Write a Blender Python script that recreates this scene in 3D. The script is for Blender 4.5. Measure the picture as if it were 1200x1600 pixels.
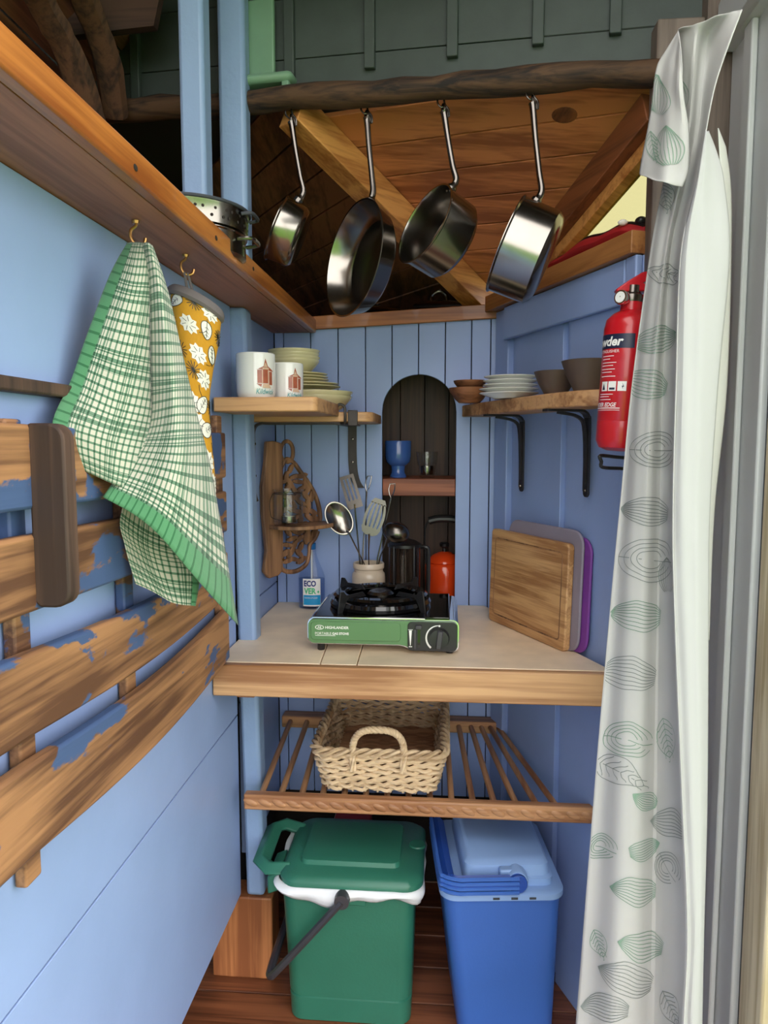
import bpy, bmesh, math, random
from mathutils import Vector, Matrix
random.seed(7)
for o in list(bpy.data.objects): bpy.data.objects.remove(o, do_unlink=True)
scene = bpy.context.scene
COL = scene.collection
V = Vector
PI = math.pi

# ------------------------------------------------------------------ camera
F = 1150.0                                    # focal length in pixels of the 1200x1600 frame
EYE = 1.246
PITCH = math.atan(108.0 / F)
YAW = math.atan(96.0 / F * math.cos(PITCH))
cam_data = bpy.data.cameras.new('camera')
cam = bpy.data.objects.new('camera', cam_data); COL.objects.link(cam)
cam.location = (0, 0, EYE)
cam.rotation_euler = (PI / 2 - PITCH, 0, YAW)
cam_data.sensor_fit = 'VERTICAL'; cam_data.sensor_height = 36.0
cam_data.lens = 36.0 * F / 1600.0
cam_data.clip_start = 0.02
scene.camera = cam

# ------------------------------------------------------------------ sky and exposure
world = bpy.data.worlds.new('overcast_sky'); scene.world = world
world.use_nodes = True
wn = world.node_tree.nodes; wl = world.node_tree.links
bg = wn['Background']
bg.inputs['Color'].default_value = (1.0, 0.975, 0.94, 1)
bg.inputs['Strength'].default_value = 3.0
vs = scene.view_settings
vs.view_transform = 'Standard'; vs.look = 'None'; vs.gamma = 1.0; vs.use_curve_mapping = False
vs.exposure = 0.52

# ------------------------------------------------------------------ pixel helpers
CR = Matrix.Rotation(YAW, 3, 'Z') @ Matrix.Rotation(PI / 2 - PITCH, 3, 'X')
CC = V((0, 0, EYE))
def ray(px, py): return CR @ V(((px - 600) / F, (800 - py) / F, -1.0))
def aty(px, py, y): r = ray(px, py); return CC + r * (y / r.y)
def atx(px, py, x): r = ray(px, py); return CC + r * (x / r.x)
def atz(px, py, z): r = ray(px, py); return CC + r * ((z - EYE) / r.z)
def atpl(px, py, p0, n): r = ray(px, py); return CC + r * ((V(p0) - CC).dot(n) / r.dot(n))

# ------------------------------------------------------------------ mesh builder
class MB:
    def __init__(s): s.v = []; s.f = []; s.uv = {}
    def add(s, vs, fs):
        b = len(s.v); s.v += [V(p) for p in vs]; s.f += [tuple(i + b for i in f) for f in fs]; return s
    def box(s, x0, x1, y0, y1, z0, z1):
        return s.add([(x0,y0,z0),(x1,y0,z0),(x1,y1,z0),(x0,y1,z0),(x0,y0,z1),(x1,y0,z1),(x1,y1,z1),(x0,y1,z1)],
                     [(0,3,2,1),(4,5,6,7),(0,1,5,4),(1,2,6,5),(2,3,7,6),(3,0,4,7)])
    def obox(s, c, a, b, d):                       # centre and three half vectors
        c, a, b, d = V(c), V(a), V(b), V(d)
        p = [c-a-b-d, c+a-b-d, c+a+b-d, c-a+b-d, c-a-b+d, c+a-b+d, c+a+b+d, c-a+b+d]
        return s.add(p, [(0,3,2,1),(4,5,6,7),(0,1,5,4),(1,2,6,5),(2,3,7,6),(3,0,4,7)])
    def bar(s, p, q, w, h, up=(0,0,1)):            # box from p to q, width w, height h
        p, q = V(p), V(q); d = q - p; u = V(up); r = d.cross(u).normalized(); u = r.cross(d).normalized()
        return s.obox((p + q) / 2, d / 2, r * w / 2, u * h / 2)
    def prism(s, pts, ext):                        # polygon pts extruded by the vector ext
        n = len(pts); e = V(ext); pts = [V(p) for p in pts]
        fs = [tuple(range(n))[::-1], tuple(range(n, 2*n))] + [(i, (i+1) % n, (i+1) % n + n, i + n) for i in range(n)]
        return s.add(pts + [p + e for p in pts], fs)
    def lathe(s, prof, c, axis=(0,0,1), n=32, sx=1.0, sy=1.0, xdir=None, arc=None):
        c = V(c); a = V(axis).normalized()
        x = V(xdir) if xdir else (V((1,0,0)) if abs(a.x) < .9 else V((0,1,0)))
        x = (x - a * x.dot(a)).normalized(); y = a.cross(x)
        vs, fs = [], []
        for r, h in prof:
            for k in range(n):
                t = 2*PI*k/n
                vs.append(c + x*(r*math.cos(t)*sx) + y*(r*math.sin(t)*sy) + a*h)
        m = len(prof)
        for i in range(m - 1):
            for k in range(n):
                k2 = (k+1) % n
                fs.append((i*n+k, i*n+k2, (i+1)*n+k2, (i+1)*n+k))
        if prof[0][0] > 1e-6: fs.append(tuple(range(n))[::-1])
        if prof[-1][0] > 1e-6: fs.append(tuple((m-1)*n + k for k in range(n)))
        return s.add(vs, fs)
    def shell(s, prof, c, axis=(0,0,1), n=32, **k):    # lathe without end caps: profile runs outside then inside
        k0 = len(s.f); s.lathe(prof, c, axis, n, **k)
        s.f = s.f[:k0] + [f for f in s.f[k0:] if len(f) <= 4 or n <= 4]; return s
    def tube(s, pts, r, n=8, closed=False, flat=1.0, caps=True, up=None):
        pts = [V(p) for p in pts]; m = len(pts)
        rs = r if isinstance(r, (list, tuple)) else [r]*m
        tang = []
        for i in range(m):
            if closed: t = pts[(i+1) % m] - pts[i-1]
            else: t = pts[min(i+1, m-1)] - pts[max(i-1, 0)]
            tang.append(t.normalized() if t.length > 1e-9 else V((0,0,1)))
        u = V(up) if up else (V((0,0,1)) if abs(tang[0].z) < .9 else V((1,0,0)))
        u = (u - tang[0]*u.dot(tang[0])).normalized()
        vs, fs = [], []
        for i in range(m):
            u = u - tang[i]*u.dot(tang[i])
            if u.length < 1e-6: u = tang[i].orthogonal()
            u.normalize(); w = tang[i].cross(u)
            for k in range(n):
                a = 2*PI*k/n
                vs.append(pts[i] + (u*math.cos(a)*flat + w*math.sin(a))*rs[i])
        last = m if closed else m - 1
        for i in range(last):
            j = (i+1) % m
            for k in range(n):
                k2 = (k+1) % n
                fs.append((i*n+k, i*n+k2, j*n+k2, j*n+k))
        if not closed and caps:
            fs.append(tuple(range(n))[::-1]); fs.append(tuple((m-1)*n+k for k in range(n)))
        return s.add(vs, fs)
    def ell(s, c, rx, ry, rz, n=16, m=10, R=None):
        c = V(c); vs, fs = [], []
        for i in range(m+1):
            th = PI*i/m
            for k in range(n):
                a = 2*PI*k/n
                p = V((rx*math.sin(th)*math.cos(a), ry*math.sin(th)*math.sin(a), rz*math.cos(th)))
                vs.append(c + (R @ p if R else p))
        for i in range(m):
            for k in range(n):
                fs.append(((i+1)*n+k, (i+1)*n+(k+1) % n, i*n+(k+1) % n, i*n+k))
        return s.add(vs, fs)
    def grid(s, P, uv=None):                       # P[row][col] points
        m, n = len(P), len(P[0]); b = len(s.v)
        for i in range(m):
            for j in range(n):
                s.v.append(V(P[i][j]))
                if uv: s.uv[b + i*n + j] = uv[i][j]
        for i in range(m-1):
            for j in range(n-1):
                s.f.append((b+i*n+j, b+i*n+j+1, b+(i+1)*n+j+1, b+(i+1)*n+j))
        return s

def rrect(x0, x1, y0, y1, r, n=5):                 # rounded rectangle outline (2D)
    out = []
    for cx, cy, a0 in ((x1-r, y1-r, 0), (x0+r, y1-r, 90), (x0+r, y0+r, 180), (x1-r, y0+r, 270)):
        for k in range(n+1):
            a = math.radians(a0 + 90*k/n); out.append((cx + r*math.cos(a), cy + r*math.sin(a)))
    return out

def cat(pts, n=8, closed=False):                   # Catmull-Rom through points
    pts = [V(p) for p in pts]; m = len(pts); out = []
    rng = m if closed else m - 1
    for i in range(rng):
        if closed: p0, p1, p2, p3 = pts[i-1], pts[i], pts[(i+1) % m], pts[(i+2) % m]
        else: p0, p1, p2, p3 = pts[max(i-1,0)], pts[i], pts[i+1], pts[min(i+2, m-1)]
        for k in range(n):
            t = k/n
            out.append(.5*((2*p1) + (p2-p0)*t + (2*p0-5*p1+4*p2-p3)*t*t + (3*p1-p0-3*p2+p3)*t**3))
    if not closed: out.append(pts[-1])
    return out

def mesh_obj(name, mb, mat, loc=(0,0,0), smooth=True, bevel=0, angle=35, solid=0, sub=0):
    me = bpy.data.meshes.new(name)
    L = V(loc)
    me.from_pydata([tuple(p - L) for p in mb.v], [], mb.f)
    if mb.uv:
        ul = me.uv_layers.new(name='UVMap')
        for lp in me.loops:
            if lp.vertex_index in mb.uv: ul.data[lp.index].uv = mb.uv[lp.vertex_index]
    bm = bmesh.new(); bm.from_mesh(me)
    bmesh.ops.remove_doubles(bm, verts=bm.verts, dist=1e-6) if not mb.uv else None
    if not solid: bmesh.ops.recalc_face_normals(bm, faces=bm.faces)
    bm.to_mesh(me); bm.free()
    if smooth:
        me.polygons.foreach_set('use_smooth', [True]*len(me.polygons))
        me.set_sharp_from_angle(angle=math.radians(angle))
    me.materials.append(mat)
    o = bpy.data.objects.new(name, me); COL.objects.link(o); o.location = L
    if solid:
        m = o.modifiers.new('thickness', 'SOLIDIFY'); m.thickness = solid; m.offset = 0
    if bevel:
        m = o.modifiers.new('bevel', 'BEVEL'); m.width = bevel; m.segments = 2; m.limit_method = 'ANGLE'; m.angle_limit = math.radians(40)
    if sub:
        m = o.modifiers.new('subdivision', 'SUBSURF'); m.levels = sub; m.render_levels = sub
    return o

def base_of(mb):
    xs = [p.x for p in mb.v]; ys = [p.y for p in mb.v]; zs = [p.z for p in mb.v]
    return V(((min(xs)+max(xs))/2, (min(ys)+max(ys))/2, min(zs)))
def tag(o, label, cat_, group=None):
    o['label'] = label; o['category'] = cat_
    if group: o['group'] = group
    return o
def single(name, mb, mat, label, cat_, group=None, **k):
    return tag(mesh_obj(name, mb, mat, base_of(mb), **k), label, cat_, group)
def thing(name, label, cat_, loc, group=None):
    o = bpy.data.objects.new(name, None); COL.objects.link(o); o.location = V(loc)
    o.empty_display_size = .05
    bpy.context.view_layer.update()
    return tag(o, label, cat_, group)
def part(par, name, mb, mat, label=None, **k):     # vertices in world space, origin of the root thing
    root = par
    L = V((0,0,0)); q = par
    while q: L += V(q.location); q = q.parent
    o = mesh_obj(name, mb, mat, L, **k); o.location = (0,0,0); o.parent = par
    if label: o['label'] = label
    return o
def struct(name, mb, mat, label=None, cat_=None, **k):
    o = mesh_obj(name, mb, mat, **k); o['kind'] = 'structure'
    if label: o['label'] = label
    if cat_: o['category'] = cat_
    return o
def struct_empty(name, label=None, cat_=None):
    o = bpy.data.objects.new(name, None); COL.objects.link(o); o['kind'] = 'structure'
    if label: o['label'] = label
    if cat_: o['category'] = cat_
    return o

# ------------------------------------------------------------------ text as flat meshes
def text_polys(body, size, bold=0.0, shear=0.0, sx=1.0, space=1.0):
    cu = bpy.data.curves.new('lettering', 'FONT'); cu.body = body; cu.size = size
    cu.offset = bold; cu.shear = shear; cu.space_character = space; cu.resolution_u = 3
    ob = bpy.data.objects.new('lettering', cu); COL.objects.link(ob)
    dg = bpy.context.evaluated_depsgraph_get(); dg.update()
    me = bpy.data.meshes.new_from_object(ob.evaluated_get(dg))
    vs = [(v.co.x*sx, v.co.y) for v in me.vertices]; fs = [tuple(p.vertices) for p in me.polygons]
    bpy.data.objects.remove(ob); bpy.data.curves.remove(cu); bpy.data.meshes.remove(me)
    return vs, fs
def fit_text(body, x0, x1, y0, y1, **k):           # scaled to fill the given 2D box
    vs, fs = text_polys(body, 1.0, **k)
    ax, bx_ = min(v[0] for v in vs), max(v[0] for v in vs); ay, by = min(v[1] for v in vs), max(v[1] for v in vs)
    return [(x0 + (v[0]-ax)/(bx_-ax)*(x1-x0), y0 + (v[1]-ay)/(by-ay)*(y1-y0)) for v in vs], fs
def flat_print(mb, vs, fs, fn):                    # 2D print mapped by fn(x, y) -> point
    bm = bmesh.new()
    bv = [bm.verts.new((x, y, 0)) for x, y in vs]
    for f in fs:
        try: bm.faces.new([bv[i] for i in f])
        except ValueError: pass
    bmesh.ops.triangulate(bm, faces=bm.faces)
    bm.verts.index_update()
    mb.add([fn(v.co.x, v.co.y) for v in bm.verts], [tuple(v.index for v in f.verts) for f in bm.faces]); bm.free()
def cell_print(mb, poly, fn, step):                # polygon cut into cells, so that it can follow a curved face
    bm = bmesh.new(); bm.faces.new([bm.verts.new((x, y, 0)) for x, y in poly])
    x0 = min(p[0] for p in poly); x1 = max(p[0] for p in poly)
    x = x0 + step
    while x < x1:
        bmesh.ops.bisect_plane(bm, geom=bm.verts[:]+bm.edges[:]+bm.faces[:], plane_co=(x,0,0), plane_no=(1,0,0)); x += step
    bmesh.ops.triangulate(bm, faces=bm.faces); bm.verts.index_update()
    mb.add([fn(v.co.x, v.co.y) for v in bm.verts], [tuple(v.index for v in f.verts) for f in bm.faces]); bm.free()

# ------------------------------------------------------------------ materials
def lin(c):
    if isinstance(c, str): c = tuple(int(c[i:i+2], 16) for i in (0, 2, 4))
    return tuple(((x/255)/12.92 if x/255 <= .04045 else ((x/255+.055)/1.055)**2.4) for x in c) + (1,)
def newmat(name):
    m = bpy.data.materials.new(name); m.use_nodes = True
    nt = m.node_tree; b = nt.nodes['Principled BSDF']; return m, nt, b
def N(nt, t, **k):
    n = nt.nodes.new(t)
    for a, b in k.items():
        if a in n.inputs: n.inputs[a].default_value = b
        else: setattr(n, a, b)
    return n
def plain(name, c, rough=.5, metal=0, noise=.06, nscale=9, bump=0, bscale=60, spec=.5, coat=0, sheen=0, trans=0):
    m, nt, b = newmat(name); c = lin(c)
    b.inputs['Roughness'].default_value = rough; b.inputs['Metallic'].default_value = metal
    b.inputs['Specular IOR Level'].default_value = spec; b.inputs['Coat Weight'].default_value = coat
    b.inputs['Sheen Weight'].default_value = sheen
    tc = N(nt, 'ShaderNodeTexCoord'); no = N(nt, 'ShaderNodeTexNoise', Scale=nscale, Detail=5.0)
    nt.links.new(tc.outputs['Object'], no.inputs['Vector'])
    r = N(nt, 'ShaderNodeValToRGB'); e = r.color_ramp.elements
    e[0].position = .3; e[1].position = .7
    e[0].color = tuple(x*(1-noise) for x in c[:3]) + (1,); e[1].color = tuple(min(1, x*(1+noise)) for x in c[:3]) + (1,)
    nt.links.new(no.outputs['Fac'], r.inputs['Fac']); nt.links.new(r.outputs['Color'], b.inputs['Base Color'])
    if bump:
        n2 = N(nt, 'ShaderNodeTexNoise', Scale=bscale, Detail=4.0); nt.links.new(tc.outputs['Object'], n2.inputs['Vector'])
        bp = N(nt, 'ShaderNodeBump', Strength=bump, Distance=.004); nt.links.new(n2.outputs['Fac'], bp.inputs['Height'])
        nt.links.new(bp.outputs['Normal'], b.inputs['Normal'])
    return m
def wood(name, dark, light, axis='x', rough=.55, ang=0, scale=1.0, knots=.0, paint=None, pmin=.55, bump=.25, coat=0, pscale=9):
    m, nt, b = newmat(name); L = nt.links.new
    b.inputs['Roughness'].default_value = rough; b.inputs['Coat Weight'].default_value = coat
    tc = N(nt, 'ShaderNodeTexCoord')
    r0 = N(nt, 'ShaderNodeMapping'); r0.inputs['Rotation'].default_value = (0, 0, ang)
    L(tc.outputs['Object'], r0.inputs['Vector'])
    mp = N(nt, 'ShaderNodeMapping')
    sc = {'x': (1.6, 22, 22), 'y': (22, 1.6, 22), 'z': (22, 22, 1.6)}[axis]
    mp.inputs['Scale'].default_value = tuple(q*scale for q in sc)
    L(r0.outputs['Vector'], mp.inputs['Vector'])
    n1 = N(nt, 'ShaderNodeTexNoise', Scale=1.0, Detail=4.0, Distortion=.8); L(mp.outputs['Vector'], n1.inputs['Vector'])
    mp2 = N(nt, 'ShaderNodeMapping'); mp2.inputs['Scale'].default_value = tuple(q*scale*6 if q > 5 else q*scale*2 for q in sc)
    L(r0.outputs['Vector'], mp2.inputs['Vector'])
    n2 = N(nt, 'ShaderNodeTexNoise', Scale=1.0, Detail=6.0, Distortion=.3); L(mp2.outputs['Vector'], n2.inputs['Vector'])
    n3 = N(nt, 'ShaderNodeTexNoise', Scale=3.0, Detail=2.0); L(r0.outputs['Vector'], n3.inputs['Vector'])
    ad = N(nt, 'ShaderNodeMath', operation='MULTIPLY_ADD'); ad.inputs[1].default_value = .45
    L(n2.outputs['Fac'], ad.inputs[0]); L(n1.outputs['Fac'], ad.inputs[2])
    ad2 = N(nt, 'ShaderNodeMath', operation='MULTIPLY_ADD'); ad2.inputs[1].default_value = .35
    L(n3.outputs['Fac'], ad2.inputs[0]); L(ad.outputs[0], ad2.inputs[2])
    r = N(nt, 'ShaderNodeValToRGB'); e = r.color_ramp.elements
    e[0].position = .76; e[0].color = lin(dark); e[1].position = 1.0; e[1].color = lin(light)
    L(ad2.outputs[0], r.inputs['Fac'])
    col = r.outputs['Color']
    if paint:
        pm = N(nt, 'ShaderNodeMapping')
        pm.inputs['Scale'].default_value = {'x': (.5,1,1), 'y': (1,.45,1), 'z': (1,1,.5)}[axis]
        L(r0.outputs['Vector'], pm.inputs['Vector'])
        pn = N(nt, 'ShaderNodeTexNoise', Scale=float(pscale), Detail=9.0, Roughness=.55, Distortion=.4); L(pm.outputs['Vector'], pn.inputs['Vector'])
        pr = N(nt, 'ShaderNodeValToRGB'); q = pr.color_ramp.elements
        q[0].position = pmin; q[0].color = (0,0,0,1); q[1].position = pmin + .012; q[1].color = (1,1,1,1)
        L(pn.outputs['Fac'], pr.inputs['Fac'])
        mx = N(nt, 'ShaderNodeMix', data_type='RGBA'); L(pr.outputs['Color'], mx.inputs['Factor'])
        L(col, mx.inputs['A']); mx.inputs['B'].default_value = lin(paint); col = mx.outputs['Result']
    L(col, b.inputs['Base Color'])
    bp = N(nt, 'ShaderNodeBump', Strength=bump, Distance=.002); L(ad.outputs[0], bp.inputs['Height']); L(bp.outputs['Normal'], b.inputs['Normal'])
    return m
def steel(name, c=(205,200,192), rough=.18):
    return plain(name, c, rough=rough, metal=1.0, noise=.05, nscale=25)
def thin_glass(name, tint=(251,252,251), rough=.03, lo=.03, hi=.55):
    m, nt, b = newmat(name); nt.nodes.remove(b); out = nt.nodes['Material Output']
    t = N(nt, 'ShaderNodeBsdfTransparent'); t.inputs['Color'].default_value = lin(tint)
    g = N(nt, 'ShaderNodeBsdfGlossy', Roughness=rough); lw = N(nt, 'ShaderNodeLayerWeight', Blend=.5)
    pw = N(nt, 'ShaderNodeMath', operation='POWER'); pw.inputs[1].default_value = 4.0; nt.links.new(lw.outputs['Facing'], pw.inputs[0])
    mt = N(nt, 'ShaderNodeMath', operation='MULTIPLY_ADD'); mt.inputs[1].default_value = hi; mt.inputs[2].default_value = lo
    nt.links.new(pw.outputs[0], mt.inputs[0])
    mx = N(nt, 'ShaderNodeMixShader'); nt.links.new(mt.outputs[0], mx.inputs['Fac'])
    nt.links.new(t.outputs[0], mx.inputs[1]); nt.links.new(g.outputs[0], mx.inputs[2]); nt.links.new(mx.outputs[0], out.inputs['Surface'])
    return m

BLUE = (146, 169, 216)
M = {}
M['blue'] = plain('pale_blue_paint', BLUE, rough=.42, noise=.05, nscale=5, bump=.12, bscale=45)
M['blue_post'] = plain('grey_blue_paint', (136,162,200), rough=.38, noise=.05, nscale=7, bump=.25, bscale=70)
M['shelf'] = wood('varnished_shelf_pine', (140,76,32), (192,120,56), 'y', rough=.35, coat=.25)
M['shelf_x'] = wood('varnished_trim_pine', (128,70,32), (176,108,54), 'x', rough=.4, coat=.15)
M['shelf_w'] = wood('varnished_trim_pine_angled', (128,76,40), (172,116,66), 'y', ang=-0.37, rough=.4)
M['shelf_under'] = wood('reddish_stained_board', (136,80,58), (178,114,86), 'y', rough=.5)
M['pine'] = wood('light_pine_edge', (150,104,68), (206,162,118), 'x', rough=.45)
M['pine_y'] = wood('light_pine_shelf', (146,100,64), (200,154,108), 'x', rough=.5)
M['rack'] = wood('turned_pine', (146,98,64), (198,148,104), 'x', rough=.45)
M['dowel'] = wood('turned_pine_dowel', (140,92,60), (194,146,104), 'y', rough=.45)
M['slat'] = wood('weathered_slat', (92,60,40), (166,120,82), 'y', rough=.6, paint=(66,88,130), pmin=.535, bump=.6, pscale=8)
M['slat_dark'] = wood('dark_weathered_board', (52,36,30), (88,64,52), 'z', rough=.7, bump=.5)
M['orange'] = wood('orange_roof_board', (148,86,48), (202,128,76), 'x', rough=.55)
M['roof_shaded'] = wood('shaded_roof_board', (84,52,36), (132,86,58), 'y', rough=.7)  # shaded copy of the orange boards, darkness of the slopes in the colour
M['rafter'] = wood('pine_rafter', (160,98,44), (214,152,84), 'x', ang=-.8, rough=.5)
M['rafter_dark'] = wood('brown_rafter', (88,48,24), (134,78,42), 'y', ang=-.37, rough=.6)
M['bark'] = wood('dark_rough_timber', (28,20,16), (84,60,40), 'x', rough=.8, bump=1.0, scale=1.4)
M['rough'] = wood('old_dark_rafter', (42,28,20), (92,62,42), 'z', rough=.8, bump=1.0)
M['ceil'] = wood('dark_ceiling_board', (44,30,24), (72,50,38), 'x', rough=.8)
M['greygreen'] = plain('grey_green_paint', (62,72,69), rough=.6, noise=.12, nscale=14, bump=.2)
M['mint'] = plain('mint_green_paint', (116,152,126), rough=.45, noise=.08, bump=.15)
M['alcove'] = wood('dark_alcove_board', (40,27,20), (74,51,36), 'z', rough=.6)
M['redwood'] = wood('red_brown_shelf_board', (120,62,38), (160,92,60), 'x', rough=.5)
M['floor'] = wood('dark_red_floor_board', (92,50,30), (140,84,54), 'x', rough=.4, coat=.2)
M['block'] = wood('red_pine_block', (130,76,42), (178,116,70), 'z', rough=.5)
M['tile'] = plain('beige_stone_tile', (238,216,186), rough=.42, noise=.16, nscale=8, bump=.15, bscale=20)
M['grout'] = plain('dark_joint', (70,52,40), rough=.9)
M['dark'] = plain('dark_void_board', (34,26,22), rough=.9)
M['iron'] = plain('black_iron', (34,32,36), rough=.45, noise=.2, nscale=30, bump=.2)
M['iron_brown'] = plain('brown_black_iron', (52,44,42), rough=.5, noise=.25, nscale=30, bump=.3)
M['steel'] = steel('polished_steel', (146,141,134), .2)
M['steel_dk'] = steel('used_steel', (112,107,102), .26)
M['chrome'] = steel('chrome', (225,225,228), .08)
M['brass'] = steel('aged_brass', (176,132,82), .3)
M['white_china'] = plain('white_china', (228,228,224), rough=.12, noise=.01, coat=.4)
M['cream_china'] = plain('cream_china', (226,218,172), rough=.16, noise=.02, coat=.4)
M['stone'] = plain('beige_stoneware', (206,190,168), rough=.3, noise=.04, nscale=20, coat=.3)
M['brown_wood'] = wood('brown_wooden_bowl', (92,56,36), (150,98,66), 'x', rough=.4)
M['dark_bowl'] = plain('dark_brown_stoneware', (84,68,58), rough=.5, noise=.15, nscale=18)
M['black'] = plain('black_plastic', (26,26,28), rough=.38, noise=.1)
M['enamel'] = plain('black_enamel', (14,14,16), rough=.08, noise=.05, coat=.6)
M['green_stove'] = plain('green_painted_metal', (88,128,84), rough=.35, noise=.03)
M['white_print'] = plain('white_print', (235,235,232), rough=.5, noise=.01)
M['green_bin'] = plain('dark_green_plastic', (46,110,90), rough=.36, noise=.05, bump=.08, bscale=180)
M['grip'] = plain('charcoal_plastic', (58,56,62), rough=.4, noise=.1)
M['bag'] = plain('white_bin_liner', (226,228,232), rough=.25, noise=.03, bump=.35, bscale=40)
M['cool'] = plain('royal_blue_plastic', (58,102,182), rough=.42, noise=.03, bump=.06, bscale=200)
M['cool_dk'] = plain('deep_blue_plastic', (34,74,160), rough=.4, noise=.03)
M['cool_lt'] = plain('light_blue_plastic', (134,166,214), rough=.45, noise=.02)
M['orange_enamel'] = plain('orange_enamel', (214,66,22), rough=.14, noise=.05, coat=.5)
M['blue_glaze'] = plain('blue_glaze', (58,92,158), rough=.2, noise=.1, coat=.4)
M['glass'] = thin_glass('clear_glass')
M['smoke'] = thin_glass('smoky_glass', (222,216,210))
M['pane'] = thin_glass('window_pane', (252,253,253))
M['gable'] = thin_glass('pale_yellow_pane', (180,178,152))
M['bottle'] = thin_glass('clear_bottle_plastic', (240,245,252))
M['soap'] = thin_glass('washing_liquid', (222,230,242))
M['wax'] = plain('white_wax', (240,236,226), rough=.5)
M['cap_blue'] = plain('blue_cap', (20,96,164), rough=.35)
M['label_blue'] = plain('label_blue', (24,152,212), rough=.4, noise=.01)
M['navy'] = plain('navy_print', (22,44,120), rough=.4, noise=.01)
M['navy_label'] = plain('dark_navy_label', (24,32,62), rough=.4)
M['green_print'] = plain('green_print', (74,190,130), rough=.4, noise=.01)
M['teal_print'] = plain('teal_print', (70,150,150), rough=.3, noise=.01)
M['rust_print'] = plain('rust_print', (158,86,62), rough=.25, noise=.15, nscale=60)
M['pink_print'] = plain('pale_brown_print', (206,176,150), rough=.25, noise=.1, nscale=60)
M['red'] = plain('red_extinguisher_paint', (190,22,34), rough=.28, noise=.03, coat=.3)
M['bamboo'] = wood('bamboo_board', (158,112,70), (204,160,110), 'y', ang=-.455, rough=.5, scale=2.2)
M['grey_pl'] = plain('grey_plastic_board', (140,132,146), rough=.5)
M['purple'] = plain('purple_plastic_board', (124,60,150), rough=.5)
M['slate_pl'] = plain('slate_plastic_board', (58,58,84), rough=.5)
M['carved'] = wood('carved_brown_wood', (92,62,42), (156,114,80), 'z', rough=.55, bump=.5)
M['wicker'] = wood('peeled_willow', (156,124,88), (218,192,156), 'x', rough=.5, scale=.8)
M['wicker_in'] = wood('brown_willow', (120,82,56), (170,126,92), 'x', rough=.6)
M['rednylon'] = plain('red_nylon', (170,30,36), rough=.6, bump=.3, bscale=30)
M['jamb'] = plain('grey_white_door_frame', (196,200,202), rough=.35, noise=.02)
M['jamb_wood'] = wood('grey_brown_jamb', (90,78,70), (126,112,102), 'z', rough=.6)
M['sash'] = wood('weathered_beige_sash', (176,160,128), (216,204,176), 'z', rough=.6)
M['gasket'] = plain('dark_gasket', (52,56,64), rough=.6)
M['cloth_white'] = plain('white_curtain_lining', (238,238,238), rough=.85, noise=.02, sheen=.2, bump=.1, bscale=20)
M['leafgreen'] = plain('grey_green_line_print', (126,154,136), rough=.85, noise=.25, nscale=5)
M['leafgrey'] = plain('grey_line_print', (130,138,134), rough=.85, noise=.2, nscale=5)
M['grass'] = plain('lawn', (98,140,52), rough=.9, noise=.3, nscale=3)
M['greytrim'] = plain('grey_binding_tape', (108,100,102), rough=.8, bump=.3)

# ================================================================== THE SETTING
FZ, Y0 = -.06, -.55                               # floor height, near end of the hut
XL, YB, WT = -.485, 2.08, .785                     # left wall, back wall, worktop height
RA, RB = V((.134, 2.08, 0)), V((.374, 1.465, 0))   # angled right wall, back corner to door post
RW = (RB - RA).normalized(); RN = V((-RW.y * -1, 0, 0))
RN = V((RW.y, -RW.x, 0)); RLEN = (RB - RA).length
UP = V((0, 0, 1))
def rwp(s, off, z): p = RA + RW*s + RN*off; return V((p.x, p.y, z))
def onright(px, py, off=0): return atpl(px, py, RA + RN*off, RN)
def rs(px, py=900, off=0): return (onright(px, py, off) - RA).dot(RW)

# outside ground
struct('ground', MB().box(-14, 14, -14, 14, -.42, -.4), M['grass'], smooth=False)

# floor of separate boards
fl = struct_empty('floor')
y = Y0; k = 0
while y < 2.3:
    mb = MB().box(-1.25, .56, y + .001, y + .118, FZ-.03, FZ)
    part(fl, 'floor_board', mb, M['floor'], bevel=.002, smooth=False); y += .12
struct('floor_bearer', MB().box(-1.25, .56, Y0, 2.32, FZ-.06, FZ-.031), M['dark'], smooth=False)

# left wall: wide horizontal boards
wl_ = struct_empty('wall_left')
YP = 1.655                                          # where the boards stop at the post
for z0, z1 in ((.158, .604), (.607, .843), (.846, 1.551)):
    part(wl_, 'wall_board', MB().box(XL - .02, XL, Y0, YP, z0, z1), M['blue'], bevel=.0015)
for z0, z1 in ((.215, .604), (.607, .843), (.846, 1.56)):
    part(wl_, 'wall_board', MB().box(XL - .02, XL, 1.735, YB, z0, z1), M['blue'], bevel=.0015)
struct('wall_left_lining', MB().box(XL - .04, XL - .021, Y0, YB + .03, .15, 1.55).box(XL - .04, XL - .021, 1.70, YB + .03, FZ, .15), M['dark'], smooth=False)  # lower dark piece colours in the darkness beside the post

# left posts
SB0 = 1.551
pa, pb = aty(372, 1007, 1.68), aty(410, 1007, 1.68)
lean = -.022
struct('trim_1', MB().add([(XL+.011, 1.66, .15), (pb.x, 1.66, .15), (pb.x, 1.715, .15), (XL+.011, 1.715, .15), (XL+.011+lean, 1.66, SB0), (pb.x+lean, 1.66, SB0), (pb.x+lean, 1.715, SB0), (XL+.011+lean, 1.715, SB0)],
       [(0,3,2,1),(4,5,6,7),(0,1,5,4),(1,2,6,5),(2,3,7,6),(3,0,4,7)]), M['blue_post'], bevel=.009)
u0, u1 = aty(345, 340, 1.55).x, aty(387, 340, 1.55).x
struct('trim_15', MB().box(u0, u1, 1.545, 1.592, 1.5625, 2.30), M['blue_post'], bevel=.009)
struct('trim_2', MB().box(-.50, -.452, 1.40, 1.45, 1.5625, 2.3), M['blue_post'], bevel=.008)
struct('trim_3', MB().box(-.56, -.41, 1.655, 1.73, FZ, .149), M['block'], bevel=.004)

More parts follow.
